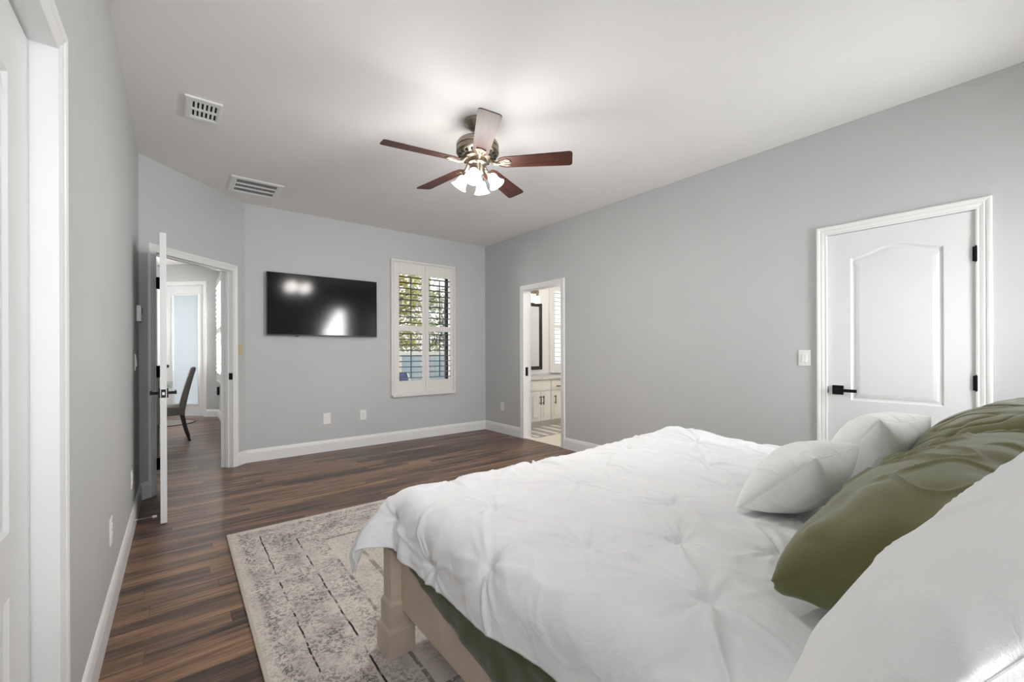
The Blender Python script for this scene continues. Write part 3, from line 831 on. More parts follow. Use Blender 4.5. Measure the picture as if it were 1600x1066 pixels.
# --- cloth helpers (a small position-based solver on a grid) -------------------
def vnoise(x, y, seed, per=1.0):
    r = np.random.default_rng(seed); G = r.standard_normal((64, 64))
    x = x / per; y = y / per; xi = np.floor(x).astype(int); yi = np.floor(y).astype(int); fx = x - xi; fy = y - yi
    fx = fx * fx * fx * (fx * (fx * 6 - 15) + 10); fy = fy * fy * fy * (fy * (fy * 6 - 15) + 10)
    g = lambda i, j: G[i % 64, j % 64]
    return (g(xi, yi) * (1 - fx) + g(xi + 1, yi) * fx) * (1 - fy) + (g(xi, yi + 1) * (1 - fx) + g(xi + 1, yi + 1) * fx) * fy


def proj(P, a, b, L, k=.5, lo=0.0):
    """pull vertex pairs to rest length L; resist compression by the factor lo only"""
    d = P[b] - P[a]; n = np.sqrt((d * d).sum(-1, keepdims=True)) + 1e-9
    c = (n - L) / n; c = np.where(c < 0, c * lo, c)
    q = d * (c * k); P[a] += q; P[b] -= q


def grid_slices(nx, ny, lay=False):
    S = []; L = (slice(None),) if lay else ()
    for (dx, dy, kind) in ((1, 0, 0), (0, 1, 0), (1, 1, 1), (1, -1, 1), (2, 0, 2), (0, 2, 2)):
        for par in (0, 1):
            if dx:
                st = 2 * dx
                for o in range(par * dx, par * dx + dx):
                    xa = slice(o, nx - dx, st); xb = slice(o + dx, nx, st)
                    if dy > 0: ya, yb = slice(0, ny - dy), slice(dy, ny)
                    elif dy < 0: ya, yb = slice(1, ny), slice(0, ny - 1)
                    else: ya = yb = slice(0, ny)
                    na = len(range(*xa.indices(nx))); nb = len(range(*xb.indices(nx)))
                    m = min(na, nb)
                    xa = slice(o, o + st * (m - 1) + 1, st); xb = slice(o + dx, o + dx + st * (m - 1) + 1, st)
                    if m > 0: S.append((L + (xa, ya), L + (xb, yb), kind))
            else:
                st = 2 * dy
                for o in range(par * dy, par * dy + dy):
                    m = min(len(range(o, ny - dy, st)), len(range(o + dy, ny, st)))
                    if m > 0: S.append((L + (slice(0, nx), slice(o, o + st * (m - 1) + 1, st)), L + (slice(0, nx), slice(o + dy, o + dy + st * (m - 1) + 1, st)), kind))
    return S


def gnormals(P):
    du = np.gradient(P, axis=-3); dv = np.gradient(P, axis=-2); n = np.cross(du, dv)
    return n / (np.linalg.norm(n, axis=-1, keepdims=True) + 1e-12)


def upsample(P, f):
    def up1(A, ax):
        A = np.moveaxis(A, ax, 0); n = len(A); t = np.linspace(0, n - 1, (n - 1) * f + 1); i = np.clip(t.astype(int), 0, n - 2); q = (t - i)[:, None, None]
        p0, p1, p2, p3 = A[np.clip(i - 1, 0, n - 1)], A[i], A[i + 1], A[np.clip(i + 2, 0, n - 1)]
        R = .5 * (2 * p1 + (p2 - p0) * q + (2 * p0 - 5 * p1 + 4 * p2 - p3) * q ** 2 + (3 * p1 - p0 - 3 * p2 + p3) * q ** 3)
        return np.moveaxis(R, 0, ax)
    return up1(up1(P, 0), 1)


def grid_faces(nx, ny, off=0, flip=False):
    i, j = np.meshgrid(np.arange(nx - 1), np.arange(ny - 1), indexing='ij'); a = (i * ny + j).ravel() + off
    F = np.stack([a, a + ny, a + ny + 1, a + 1], 1)
    return F[:, ::-1] if flip else F


def mesh_np(name, V, F, mat, parent=None, smooth=True):
    me = bpy.data.meshes.new(name)
    if parent is not None:
        iv = np.array(world_of(parent).inverted()); V = V @ iv[:3, :3].T + iv[:3, 3]
    me.from_pydata(V.tolist(), [], F.tolist()); me.materials.append(mat)
    me.polygons.foreach_set('use_smooth', [smooth] * len(me.polygons)); me.update()
    o = bpy.data.objects.new(name, me); COL.objects.link(o)
    if parent is not None: o.parent = parent
    return o


# --- comforter ------------------------------------------------------------------
def make_comforter():
    nx, ny = 92, 84
    v = np.linspace(-.30, 1.87, ny); uu = np.linspace(0, 1, nx)
    U, Vv = np.meshgrid(uu, v, indexing='ij')
    left = .452 + .085 * np.clip((1.62 - Vv) / 1.0, -.3, 2); right = 3.03
    cw = np.clip((Vv - 1.25) / .55, 0, 1); left = left + .085 * cw * cw * (3 - 2 * cw)
    X = left + (right - left) * U
    Vv = Vv - .07 * np.clip((Vv - 1.2) / .67, 0, 1) ** 2 * np.clip(1 - (X - .45) / .5, 0, 1)
    P = np.stack([X, Vv, np.full_like(X, .70)], -1)
    P[..., 2] += .004 * vnoise(X, Vv, 3, .12)
    rest = {}
    S = grid_slices(nx, ny)
    Ls = [np.linalg.norm(P[b] - P[a], axis=-1, keepdims=True) * (1.003) for a, b, k in S]
    bc = np.array([(.685 + 2.75) / 2, .60, .42]); bh = np.array([(2.75 - .685) / 2, 1.045, .20]); rr = .06; skin = .026
    pc = np.array([.685, 1.623, .215]); ph = np.array([.036, .036, .215])
    vel = np.zeros_like(P)

    def collide(P, c, h, r, fric):
        q = P - c; b = h - r; a = np.abs(q) - b; o = np.maximum(a, 0); ln = np.linalg.norm(o, axis=-1, keepdims=True)
        ins = np.minimum(a.max(-1, keepdims=True), 0)
        sd = ln + ins - r - skin
        nrm = np.where(ln > 1e-6, np.sign(q) * o / (ln + 1e-9), np.eye(3)[a.argmax(-1)] * np.sign(q))
        hit = (sd < 0)
        P -= np.where(hit, nrm * sd, 0)
        return hit
    dt = .02
    for step in range(150):
        old = P.copy(); vel *= .93; vel[..., 2] -= 9.8 * dt * .5; P = P + vel * dt
        for it in range(10):
            for (a, b, k), L in zip(S, Ls):
                proj(P, a, b, L, (.5, .4, .30)[k], (.6, .15, 1)[k])
            hit = collide(P, bc, bh, rr, .5); hit |= collide(P, pc, ph, .012, .5)
            hit[..., 0] |= P[..., 2] < .02
        P = np.where(hit, old + (P - old) * np.array([.04, .04, 1.0]), P)
        vel = (P - old) / dt
    # the stiff quilted corner flares away from the post
    zz = np.clip((.658 - P[..., 2]) / .07, 0, 1); zz = zz * zz * (3 - 2 * zz)
    wc = np.exp(-((P[..., 1] - 1.73) / .10) ** 2) * np.clip((.80 - P[..., 0]) / .12, 0, 1) * zz
    P = P + wc[..., None] * np.array([-.118, .015, -.01])
    f = 4
    Q = upsample(P, f); UVx = upsample(np.stack([X, Vv, X * 0], -1), f)
    for _ in range(3):
        Q[1:-1, 1:-1] = .5 * Q[1:-1, 1:-1] + .125 * (Q[:-2, 1:-1] + Q[2:, 1:-1] + Q[1:-1, :-2] + Q[1:-1, 2:])
    a, b = UVx[..., 0], UVx[..., 1]
    # pinched tufts with radiating pleats
    pins = [(.545, 1.262), (.673, .946), (.912, .799), (1.143, .651), (1.304, .448), (.919, .456), (.70, .30), (1.314, 1.2), (1.402, .835), (1.743, .80), (.894, 1.215), (.94, 1.60), (.62, 1.56),
            (1.62, 1.30), (1.62, .52), (2.02, 1.02), (2.05, .60), (1.98, 1.45), (1.40, 1.58), (2.36, 1.25), (2.40, .85), (2.36, .45), (2.70, 1.05), (2.72, .65), (2.30, 1.65), (2.66, 1.48), (1.9, .25), (2.5, .12), (1.15, .12)]
    hgt = np.zeros_like(a); r_ = np.random.default_rng(5)
    for (px, py) in pins:
        dx, dy = a - px, b - py; r = np.hypot(dx, dy); th = np.arctan2(dy, dx)
        narm = r_.integers(8, 12); lobes = np.zeros_like(r)
        for k in range(narm):
            a0 = 2 * PI * k / narm + r_.normal(0, .22); wd = r_.uniform(.11, .22); ln = r_.uniform(.10, .24); am = r_.uniform(.55, 1.15)
            cv = r_.normal(0, 1.4)
            dth = np.angle(np.exp(1j * (th - a0 - cv * r)))
            wloc = wd * (.06 / (r + .045)) ** .45
            lobes += am * np.exp(-(dth / wloc) ** 2) * np.exp(-(r / ln) ** 2) * (r / (r + .018))
        hgt += .0115 * lobes - .015 * np.exp(-(r / .026) ** 2) + .006 * np.exp(-((r - .11) / .07) ** 2)
    # long soft creases and crumples
    def ridge(seed, per, ang, st):
        c, s_ = math.cos(ang), math.sin(ang); x_ = (a * c + b * s_); y_ = (-a * s_ + b * c) * st
        wx = x_ + .03 * vnoise(a, b, seed + 50, .17); return 1 - np.abs(vnoise(wx + 5, y_ + 7, seed, per)) * 1.6
    cr = np.clip(ridge(21, .12, .5, .38), 0, 1) ** 3 * .0042 + np.clip(ridge(22, .07, -.7, .45), 0, 1) ** 3 * .0026 + np.clip(ridge(23, .045, 1.3, .6), 0, 1) ** 3 * .0012
    amp = .5 + .5 * np.clip(vnoise(a, b, 31, .3) + .5, 0, 1)
    hgt += cr * amp + .005 * vnoise(a, b, 33, .24) + .0007 * vnoise(a, b, 34, .035)
    # lofted far corner
    hgt += .030 * np.exp(-(((a - 2.55) / .35) ** 2 + ((b - 1.45) / .3) ** 2))
    N = gnormals(Q); N = np.where(N[..., 2:3].mean() < 0, -N, N)
    Q = Q + N * hgt[..., None]
    Q[..., 2] = np.maximum(Q[..., 2], .02)
    # closed quilt: an underside a little inside the top, joined round the hem
    N = gnormals(Q); B = Q - N * .012
    mx, my = Q.shape[:2]; V = np.concatenate([Q.reshape(-1, 3), B.reshape(-1, 3)]); o = mx * my
    F = [grid_faces(mx, my), grid_faces(mx, my, o, True)]
    idx = np.arange(o).reshape(mx, my); loop = np.concatenate([idx[:, 0], idx[-1, 1:], idx[-2::-1, -1], idx[0, -2:0:-1]])
    nx_ = np.roll(loop, -1); F.append(np.stack([loop, loop + o, nx_ + o, nx_], 1))
    t = thing('comforter', 'white pinch-pleated comforter spread over the bed', 'comforter', (1.72, .7, .64))
    mesh_np('quilt', V, np.concatenate(F), M['comforter'], t)
    return Q


CQ = make_comforter()

# --- green blanket hanging under the comforter, over the side rail
def make_blanket():
    ny, nz = 160, 22
    y = np.linspace(-.2, 1.545, ny); s = np.linspace(0, 1, nz)
    Yg, Sg = np.meshgrid(y, s, indexing='ij')
    hem = np.interp(Yg, [-.2, .9, 1.03, 1.25, 1.43, 1.48, 1.545], [.27, .288, .300, .340, .368, .385, .412])
    top = .585
    Z = top + (hem - top) * Sg
    Xg = .705 - .025 * np.clip((.5 - Z) / .09, 0, 1) ** .8 + .0035 * vnoise(Yg, Z, 61, .055) * np.clip(Sg * 3, 0, 1) + .003 * np.sin(Z * 70 + 2 * vnoise(Yg, Z * .2, 62, .3)) * (1 - Sg)
    Xg = np.minimum(Xg, np.where(Z < .415, .688, .73))
    P = np.stack([Xg, Yg, Z], -1); B = P + np.array([.003, 0, 0])
    V = np.concatenate([P.reshape(-1, 3), B.reshape(-1, 3)]); o = ny * nz
    F = [grid_faces(ny, nz), grid_faces(ny, nz, o, True)]
    idx = np.arange(o).reshape(ny, nz); loop = np.concatenate([idx[:, 0], idx[-1, 1:], idx[-2::-1, -1], idx[0, -2:0:-1]]); n2 = np.roll(loop, -1)
    F.append(np.stack([loop, loop + o, n2 + o, n2], 1))
    t = thing('blanket', 'dark green blanket hanging below the comforter over the bed rail', 'blanket', (.70, .7, .5))
    mesh_np('blanket_cloth', V, np.concatenate(F), M['greensheet'], t)


make_blanket()


# --- pillows -----------------------------------------------------------------------
def pillow(w_, h_, press, n, seed, sag=0, lo=.12, steps=170, up_=3, flat=1.0, jitter=.006, plump=.78, corner=.10, soft=0):
    nx = max(12, int(n * w_ / max(w_, h_))) | 1; ny = max(12, int(n * h_ / max(w_, h_))) | 1
    x = np.linspace(-w_ / 2, w_ / 2, nx); y = np.linspace(-h_ / 2, h_ / 2, ny); X, Y = np.meshgrid(x, y, indexing='ij')
    P = np.zeros((2, nx, ny, 3)); P[..., 0] = X; P[..., 1] = Y
    prof = np.clip(1 - (2 * X / w_) ** 2, 0, 1) ** .5 * np.clip(1 - (2 * Y / h_) ** 2, 0, 1) ** .5
    r = np.random.default_rng(seed)
    P[0, ..., 2] = .03 * prof + jitter * vnoise(X, Y, seed, .07) * prof; P[1, ..., 2] = -.03 * prof + jitter * vnoise(X, Y, seed + 1, .07) * prof
    S = grid_slices(nx, ny, True); Ls = [np.linalg.norm(P[b][..., :2] - P[a][..., :2], axis=-1, keepdims=True) for a, b, k in S]
    vel = np.zeros_like(P); dt = .02; A = (w_ / nx) * (h_ / ny); edge = np.zeros((nx, ny), bool); edge[[0, -1]] = True; edge[:, [0, -1]] = True
    for s in range(steps):
        old = P.copy(); N = gnormals(P); N[1] *= -1
        vel = vel * .85 + N * (press * dt) ; P = P + vel * dt
        for it in range(9):
            for (a, b, k), L in zip(S, Ls): proj(P, a, b, L, (.5, .35, .08)[k], (lo, lo * .5, .35)[k])
            m = .5 * (P[0] + P[1]); P[0][edge] = m[edge]; P[1][edge] = m[edge]
        vel = (P - old) / dt
    Q = np.stack([upsample(P[0], up_), upsample(P[1], up_)])
    ext = Q.reshape(-1, 3).max(0) - Q.reshape(-1, 3).min(0)
    Q = Q * np.array([w_ / ext[0], h_ / ext[1], flat / ext[2]])
    for _ in range(soft):
        for q in Q: q[1:-1, 1:-1] = .5 * q[1:-1, 1:-1] + .125 * (q[:-2, 1:-1] + q[2:, 1:-1] + q[1:-1, :-2] + q[1:-1, 2:])
    z = Q[..., 2]; Q[..., 2] = np.sign(z) * flat / 2 * (np.abs(z) / flat * 2) ** plump
    c = (2 * Q[..., 0] / w_) ** 2 * (2 * Q[..., 1] / h_) ** 2; Q[..., :2] *= (1 - corner * np.clip(c, 0, 1.2))[..., None]
    return Q


def pillow_obj(name, label, cat, mat, Q, loc, ex, ey, group=None, thick=1.0, warp=None, detail=0, seed=0, bend=0, part='pillow_body', hem=True):
    ex = Vector(ex).normalized(); ey = Vector(ey); ey = (ey - ex * ey.dot(ex)).normalized(); ez = ex.cross(ey)
    Q = Q.copy(); Q[..., 2] *= thick
    if detail:
        for s in (0, 1):
            N = gnormals(Q[s]); N = N if s == 0 else -N
            a, b = Q[s][..., 0], Q[s][..., 1]
            h = detail * (np.clip(1 - np.abs(vnoise(a * .7 + b * .5 + .02 * vnoise(a, b, seed + 9, .1), b * .4 - a * .3, seed + s, .06)) * 1.7, 0, 1) ** 3 + .5 * vnoise(a, b, seed + 3, .09))
            msk = np.ones_like(a); msk[[0, -1]] = 0; msk[:, [0, -1]] = 0
            Q[s] += N * (h * msk)[..., None]
    if bend: Q[..., 2] += bend * (Q[..., 0] ** 2)
    if warp: Q = warp(Q)
    R = np.array([[ex.x, ey.x, ez.x], [ex.y, ey.y, ez.y], [ex.z, ey.z, ez.z]])
    W = Q @ R.T + np.array(loc)
    return W


def emit_pillow(name, label, cat, mat, W, group=None, part='cover'):
    nx, ny = W.shape[1:3]
    group = group or {'throw_pillow': 'small white cushions', 'pillow_sham': 'olive green pillow shams', 'bed_pillow': 'white bed pillows'}[name]
    t = thing(name, label, cat, (float(W[..., 0].mean()), float(W[..., 1].mean()), float(W[..., 2].min())), group=group)
    V = W.reshape(-1, 3); F = np.concatenate([grid_faces(nx, ny), grid_faces(nx, ny, nx * ny, True)])
    # weld the seam
    idx0 = np.arange(nx * ny).reshape(nx, ny); edge = np.zeros((nx, ny), bool); edge[[0, -1]] = True; edge[:, [0, -1]] = True
    mp = np.arange(2 * nx * ny); mp[idx0[edge] + nx * ny] = idx0[edge]; F = mp[F]
    used = np.unique(F); inv = np.zeros(2 * nx * ny, int); inv[used] = np.arange(len(used))
    mesh_np(part, V[used], inv[F], mat, t)
    # piped seam
    loop = [W[0, i, 0] for i in range(nx)] + [W[0, -1, j] for j in range(1, ny)] + [W[0, i, -1] for i in range(nx - 2, -1, -1)] + [W[0, 0, j] for j in range(ny - 2, 0, -1)]
    mb = MB(); pts = [Vector(p) for p in loop[::2]] + [Vector(loop[0])]; mb.tube(pts, .0012, 6); mb.build('seam', mat, t, smooth=True)
    return t




def settle(W, zmin):
    """nothing sinks through the comforter: soft floor"""
    z = W[..., 2]; W[..., 2] = np.where(z < zmin, zmin + (z - zmin) * .08, z); return W


def bedtop(x, y):
    i = np.argmin((CQ[..., 0] - x) ** 2 + (CQ[..., 1] - y) ** 2 + (CQ[..., 2] < .55) * 10); return CQ.reshape(-1, 3)[i, 2]


qs = pillow(.35, .34, 5, 44, 3, up_=3, flat=.20, plump=.82, corner=.04)
q_sham = pillow(.88, .52, 4, 64, 17, up_=3, lo=.06, jitter=.012, flat=.25, plump=.72)
def soft_pillow(w_, h_, flat, nx, ny):
    X, Y = np.meshgrid(np.linspace(-1, 1, nx), np.linspace(-1, 1, ny), indexing='ij')
    X = np.sign(X) * (1 - (1 - np.abs(X)) ** 1.5); Y = np.sign(Y) * (1 - (1 - np.abs(Y)) ** 1.5)
    z = ((1 - np.abs(X) ** 2.6) * (1 - np.abs(Y) ** 2.4)).clip(0) ** .55 * flat / 2
    c = 1 - .07 * X ** 2 * Y ** 2; x = X * w_ / 2 * c * (1 - .03 * Y ** 2); y = Y * h_ / 2 * c * (1 - .035 * (1 - X ** 2) * np.abs(Y))
    return np.stack([np.stack([x, y, z], -1), np.stack([x, y, -z], -1)])


q_king = soft_pillow(.70, .55, .20, 150, 120)
# two small white cushions
W = pillow_obj('', '', '', None, qs, (1.64, .52, .770), (1, -.10, 0), (0, -.72, .69), thick=1.0, detail=.0035, seed=41)
emit_pillow('throw_pillow', 'small white square cushion, the one set furthest down the bed', 'pillow', M['cushion'], settle(W, .672))
W = pillow_obj('', '', '', None, qs, (2.16, .42, .82), (1, -.30, 0), (-.10, -.60, .75), thick=1.1, detail=.0035, seed=47)
emit_pillow('throw_pillow', 'white square cushion standing between the small cushion and green shams', 'pillow', M['cushion'], settle(W, .672))
# green shams
W = pillow_obj('', '', '', None, q_sham, (1.40, .155, .825), (1, -.03, .035), (0, -.84, .50), thick=1.0, detail=.010, seed=53)
emit_pillow('pillow_sham', 'olive green pillow sham nearest the camera, leaning on the white pillow', 'pillow', M['green'], settle(W, .672))
W = pillow_obj('', '', '', None, q_sham[:, ::-1], (2.33, .13, .86), (1, .02, 0), (0, -.84, .52), thick=.95, detail=.010, seed=59)
emit_pillow('pillow_sham', 'olive green pillow sham farther from the camera, half hidden behind the other', 'pillow', M['green'], settle(W, .672))
# large white pillow beside the camera
W = pillow_obj('', '', '', None, q_king, (.755, .01, .921), (1, -.16, 0), (0, -.54, .84), thick=1.0, detail=.0035, seed=67)
emit_pillow('bed_pillow', 'large white pillow filling the corner of the photo nearest the camera', 'pillow', M['pillowwhite'], settle(W, .672))

# sleeping pillows lying at the head of the bed that hold up the rest
q_sleep = soft_pillow(.88, .46, .17, 90, 60)
for x, lab in ((1.38, 'white sleeping pillow lying behind the green sham nearest the camera'), (2.30, 'white sleeping pillow lying behind the farther green sham')):
    W = pillow_obj('', '', '', None, q_sleep, (x, -.235, .765), (1, .01, 0), (0, -.985, .17), thick=1.0, detail=.003, seed=int(x * 50))
    emit_pillow('bed_pillow', lab, 'pillow', M['pillowwhite'], settle(W, .672))

# ------------------------------------------------------------------ dining room beyond the bedroom door
ZD = 2.87
p0 = Vector((.394, 9.788, 0)); uD = Vector((-1, 1, 0)).normalized(); nD = Vector((-1, -1, 0)).normalized()
FD = frame(p0, uD, nD)
DW = .60
c1 = (DW - p0.x) / uD.x
GD = (.02, .90, 0, 2.475)
wall('wall_dining_far', FD, c1, 3.2, .15, [(GD[0], GD[1], -.02, GD[3])], 'grey dining room wall holding the frosted glass door', ZD)
FDR = frame((DW, 0), (0, 1), (-1, 0))
yc = (p0 + uD * c1).y
DWIN = (7.9, 9.3, .72, 2.46)
wall('wall_dining_right', FDR, YB + .2, yc + .1, .15, [DWIN], 'grey dining room wall with bright shutters', ZD)
FDL = frame((-3.4, 0), (0, 1), (1, 0)); wall('wall_dining_left', FDL, 4.6, 13.2, .15, [], 'grey far side wall of the dining room', ZD)
FDF = frame((0, 4.62), (1, 0), (0, 1)); wall('wall_dining_front', FDF, -3.5, -.40, .12, [], 'grey dining room wall behind the open door', ZD)
mb = MB(); mb.prism([(-3.6, 4.4), (A0.x - .09, 4.5), (A0.x - .085, A0.y + .085), (A1.x - .085, A1.y + .085), (A1.x + .1, YB + .3), (.8, YB + .3), (.8, 13.4), (-3.6, 13.4)], ZD, ZD + .1)
tag(mb.build('ceiling_dining', M['ceiling']), 'white dining room ceiling glimpsed through the doorway', 'ceiling', kind='structure')
baseboard('baseboard_dining', FD, c1, GD[0] - .07, 'white baseboard beside the frosted dining door', c0=.41)
baseboard('baseboard_dining.001', FDR, YB + .2, yc, 'white baseboard on the dining room shutter wall', c1=-.41)
mb = MB(FD); mb.casing(GD[0], GD[1], 0, GD[3], [(wd * 1.1, d) for wd, d in CP]); mb.box(GD[0], GD[0] + .004, -.15, 0, 0, GD[3]); mb.box(GD[1] - .004, GD[1], -.15, 0, 0, GD[3]); mb.box(GD[0], GD[1], -.15, 0, GD[3] - .004, GD[3])
tag(mb.build('trim_5', M['trim']), 'white casing round the frosted dining door', 'door trim', kind='structure')
d4 = thing('door_4', 'tall white exterior door with full-height frosted glass', 'door', tuple(FD @ Vector((.46, 0, 0))), kind='structure')
gx0, gx1, gz0, gz1 = .155, .69, .225, 2.29
mb = MB(FD); a, b, d_ = GD[0] + .005, GD[1] - .005, GD[3] - .006
mb.box(a, gx0, -.075, -.03, .01, d_); mb.box(gx1, b, -.075, -.03, .01, d_); mb.box(gx0, gx1, -.075, -.03, .01, gz0); mb.box(gx0, gx1, -.075, -.03, gz1, d_)
mb.casing(gx0, gx1, gz0, gz1, [(-.012, -.035), (-.012, -.022), (.01, -.018), (.022, -.03)], closed=True)
mb.build('door_leaf', M['door'], d4)
mb = MB(FD); mb.box(gx0, gx1, -.055, -.05, gz0, gz1); mb.build('frosted_pane', M['frost'], d4)
mb = MB(FD); mb.lathe([(.03, 0), (.03, .006), (.012, .012), (.012, .03), (.026, .036), (.03, .05), (.024, .062), (.008, .066)], 20, Matrix.Translation((.80, -.03, .94)) @ Matrix.Rotation(-PI / 2, 4, 'X')); mb.build('knob', M['black'], d4, smooth=True)
window('window_4', FDR, DWIN, .13, 'bright dining room window behind shutters')
shutter(FDR, (7.86, 9.34), (.68, 2.50), [(7.95, 8.55), (8.65, 9.26)], [(.84, 1.53), (1.63, 2.38)], 'white plantation shutters glimpsed edge-on in the dining room', proud=.05, tilt=10, lw=.075, sill=False)
t = thing('plug_adapter', 'black plug-in device low on the dining room shutter wall', 'plug', (DW, 9.42, .5))
mb = MB(FDR); mb.box(9.38, 9.47, 0, .04, .42, .57, .01); mb.build('body', M['black'], t)


def dining_chair(loc, rz, label):
    """faces local +x"""
    t = thing('dining_chair', label, 'chair', loc, rz, group='grey dining chairs')
    Xc = world_of(t)
    mb = MB(Xc); mb.box(-.23, .23, -.235, .235, .37, .47, .025); mb.box(-.235, .235, -.24, .24, .36, .40, .01); mb.build('seat', M['greyfab'], t, smooth=True)
    vs, fs = [], []; n = 14
    for i in range(n + 1):
        q = i / n; z = .40 + .60 * q; xb = -.195 - .105 * q - .035 * q * q; th = .075 - .022 * q
        wy = .235 - .012 * q - (.03 * max(0, q - .9) / .1)
        vs += [(xb + th / 2, -wy, z), (xb + th / 2 - .008, 0, z + .004 * (q > .95)), (xb + th / 2, wy, z), (xb - th / 2, wy, z), (xb - th / 2, -wy, z)]
    for i in range(n):
        for k in range(5): fs.append((i * 5 + k, i * 5 + (k + 1) % 5, i * 5 + 5 + (k + 1) % 5, i * 5 + 5 + k))
    fs += [(4, 3, 2, 1, 0), tuple(n * 5 + k for k in range(5))]
    mb = MB(Xc); mb.add(vs, fs); bmesh.ops.recalc_face_normals(mb.bm, faces=mb.bm.faces)
    bmesh.ops.bevel(mb.bm, geom=[e_ for e_ in mb.bm.edges if e_.calc_face_angle(0) > .8], offset=.014, segments=3, affect='EDGES')
    mb.build('backrest', M['greyfab'], t, smooth=True)
    for sx_, sy_ in ((1, 1), (1, -1), (-1, 1), (-1, -1)):
        mb = MB(Xc); tx = .20 if sx_ > 0 else -.20; bx = .205 if sx_ > 0 else -.285
        vs = [];
        for z, x, r in ((.37, tx, .024), (.15, tx + (bx - tx) * .5, .019), (.0, bx, .0145)): vs += [(x - r, sy_ * .205 - r, z), (x + r, sy_ * .205 - r, z), (x + r, sy_ * .205 + r, z), (x - r, sy_ * .205 + r, z)]
        mb.add(vs, [(i * 4 + k, i * 4 + (k + 1) % 4, i * 4 + 4 + (k + 1) % 4, i * 4 + 4 + k) for i in range(2) for k in range(4)] + [(3, 2, 1, 0), (8, 9, 10, 11)])
        mb.build('leg', M['darkwood'], t)
    return t


dining_chair((-.16, 7.42, 0), PI, 'grey upholstered dining chair fully seen through the bedroom doorway')
dining_chair((-.42, 6.62, 0), PI / 2 + .1, 'grey dining chair mostly hidden behind the edge of the open door')
t = thing('dining_table', 'glass-topped dining table with dark base beyond the doorway', 'table', (-1.0, 7.75, 0))
mb = MB(); mb.box(-1.95, -.06, 7.0, 8.4, .742, .754, .002); mb.build('glass_top', M['tableglass'], t)
mb = MB(); mb.box(-1.65, -.42, 7.5, 7.9, .68, .741, .006); mb.box(-1.6, -1.4, 7.45, 7.95, .03, .68, .006); mb.box(-.80, -.60, 7.45, 7.95, .03, .68, .006); mb.box(-1.7, -.50, 7.4, 8.0, 0, .05, .006); mb.build('base', M['darkwood'], t)
t = thing('round_rug', 'pale round rug with dark edge before the frosted door', 'rug', (-.12, 9.35, 0))
mb = MB(Matrix.Translation((-.2, 9.25, 0))); mb.lathe([(.42, .001), (.42, .008), (.40, .010), (.001, .010)], 48); mb.build('pile', M['greyfab'], t)
mb = MB(Matrix.Translation((-.2, 9.25, 0))); mb.lathe([(.425, .001), (.45, .001), (.45, .010), (.44, .013), (.425, .010)], 48, caps=False); mb.build('border', M['darkwood'], t)

# ------------------------------------------------------------------ bathroom
ZB = 2.60; YW = 5.44
FW = frame((0, YW), (1, 0), (0, -1))
BWIN = (5.2, 6.1, .90, 2.36)
wall('wall_bath_back', FW, XR + .12, 6.4, .16, [BWIN], 'white bathroom wall with mirror and shuttered window', ZB, 'bathwall')
FW2 = frame((6.4, 0), (0, 1), (-1, 0)); wall('wall_bath_side', FW2, 2.4, YW, .12, [], 'white far wall of the bathroom', ZB, 'bathwall')
FW3 = frame((0, 2.5), (1, 0), (0, 1)); wall('wall_bath_front', FW3, XR + .12, 6.4, .12, [], 'white bathroom wall hidden behind the bedroom wall', ZB, 'bathwall')
mb = MB(); mb.box(XR + .1205, XR + .124, 2.5, 3.66, 0, ZB); mb.box(XR + .1205, XR + .124, 4.55, YW, 0, ZB); mb.box(XR + .1205, XR + .124, 3.66, 4.55, 2.12, ZB)
tag(mb.build('wall_bath_lining', M['bathwall']), 'white bathroom side of the doorway wall', 'wall', kind='structure')
mb = MB(); mb.box(XR + .01, 6.4, 2.4, 5.6, -.1, .004); tag(mb.build('floor_bathroom', M['tile']), 'cream tile floor of the bathroom', 'floor', kind='structure')
mb = MB(); mb.box(XR + .12, 6.5, 2.4, 5.6, ZB, ZB + .1); tag(mb.build('ceiling_bathroom', M['ceiling']), 'white bathroom ceiling', 'ceiling', kind='structure')
point('bathroom_fill', (4.9, 3.9, 2.45), 19, .12, (1, .97, .93))  # fill light without a fixture, added to brighten the bathroom

van = thing('vanity_cabinet', 'white bathroom vanity cabinet with black pulls', 'cabinet', (4.75, 5.15, 0))
mb = MB(); mb.box(3.90, 5.72, 4.92, YW - .01, .105, .755); mb.box(3.93, 5.69, 4.985, YW - .01, .004, .105); mb.build('body', M['cabinet'], van)


def front(x0, x1, z0, z1, nm, pull=None):
    mb = MB(); mb.box(x0, x1, 4.900, 4.9195, z0, z1, .003)
    if z1 - z0 > .25:
        mb.box(x0 + .05, x1 - .05, 4.893, 4.902, z0 + .06, z1 - .06, .005)
    else: mb.box(x0 + .03, x1 - .03, 4.896, 4.902, z0 + .03, z1 - .03, .003)
    o = mb.build(nm, M['cabinet'], van)
    if pull:
        px, pz, vert = pull; mb = MB(); L = .066
        d = Vector((0, 0, L)) if vert else Vector((L, 0, 0)); c = Vector((px, 4.862, pz))
        mb.cyl(c - d, c + d, .0065, 10)
        for s_ in (-.7, .7): mb.cyl(c + d * s_, c + d * s_ + Vector((0, .04, 0)), .0055, 8)
        for s_ in (-.95, .95): mb.lathe([(.003, -.006), (.010, -.003), (.010, .003), (.003, .006)], 12, Matrix.Translation(c + d * s_) @ (Matrix.Identity(4) if vert else Matrix.Rotation(PI / 2, 4, 'Y')))
        mb.build('pull_handle', M['black'], o, smooth=True)


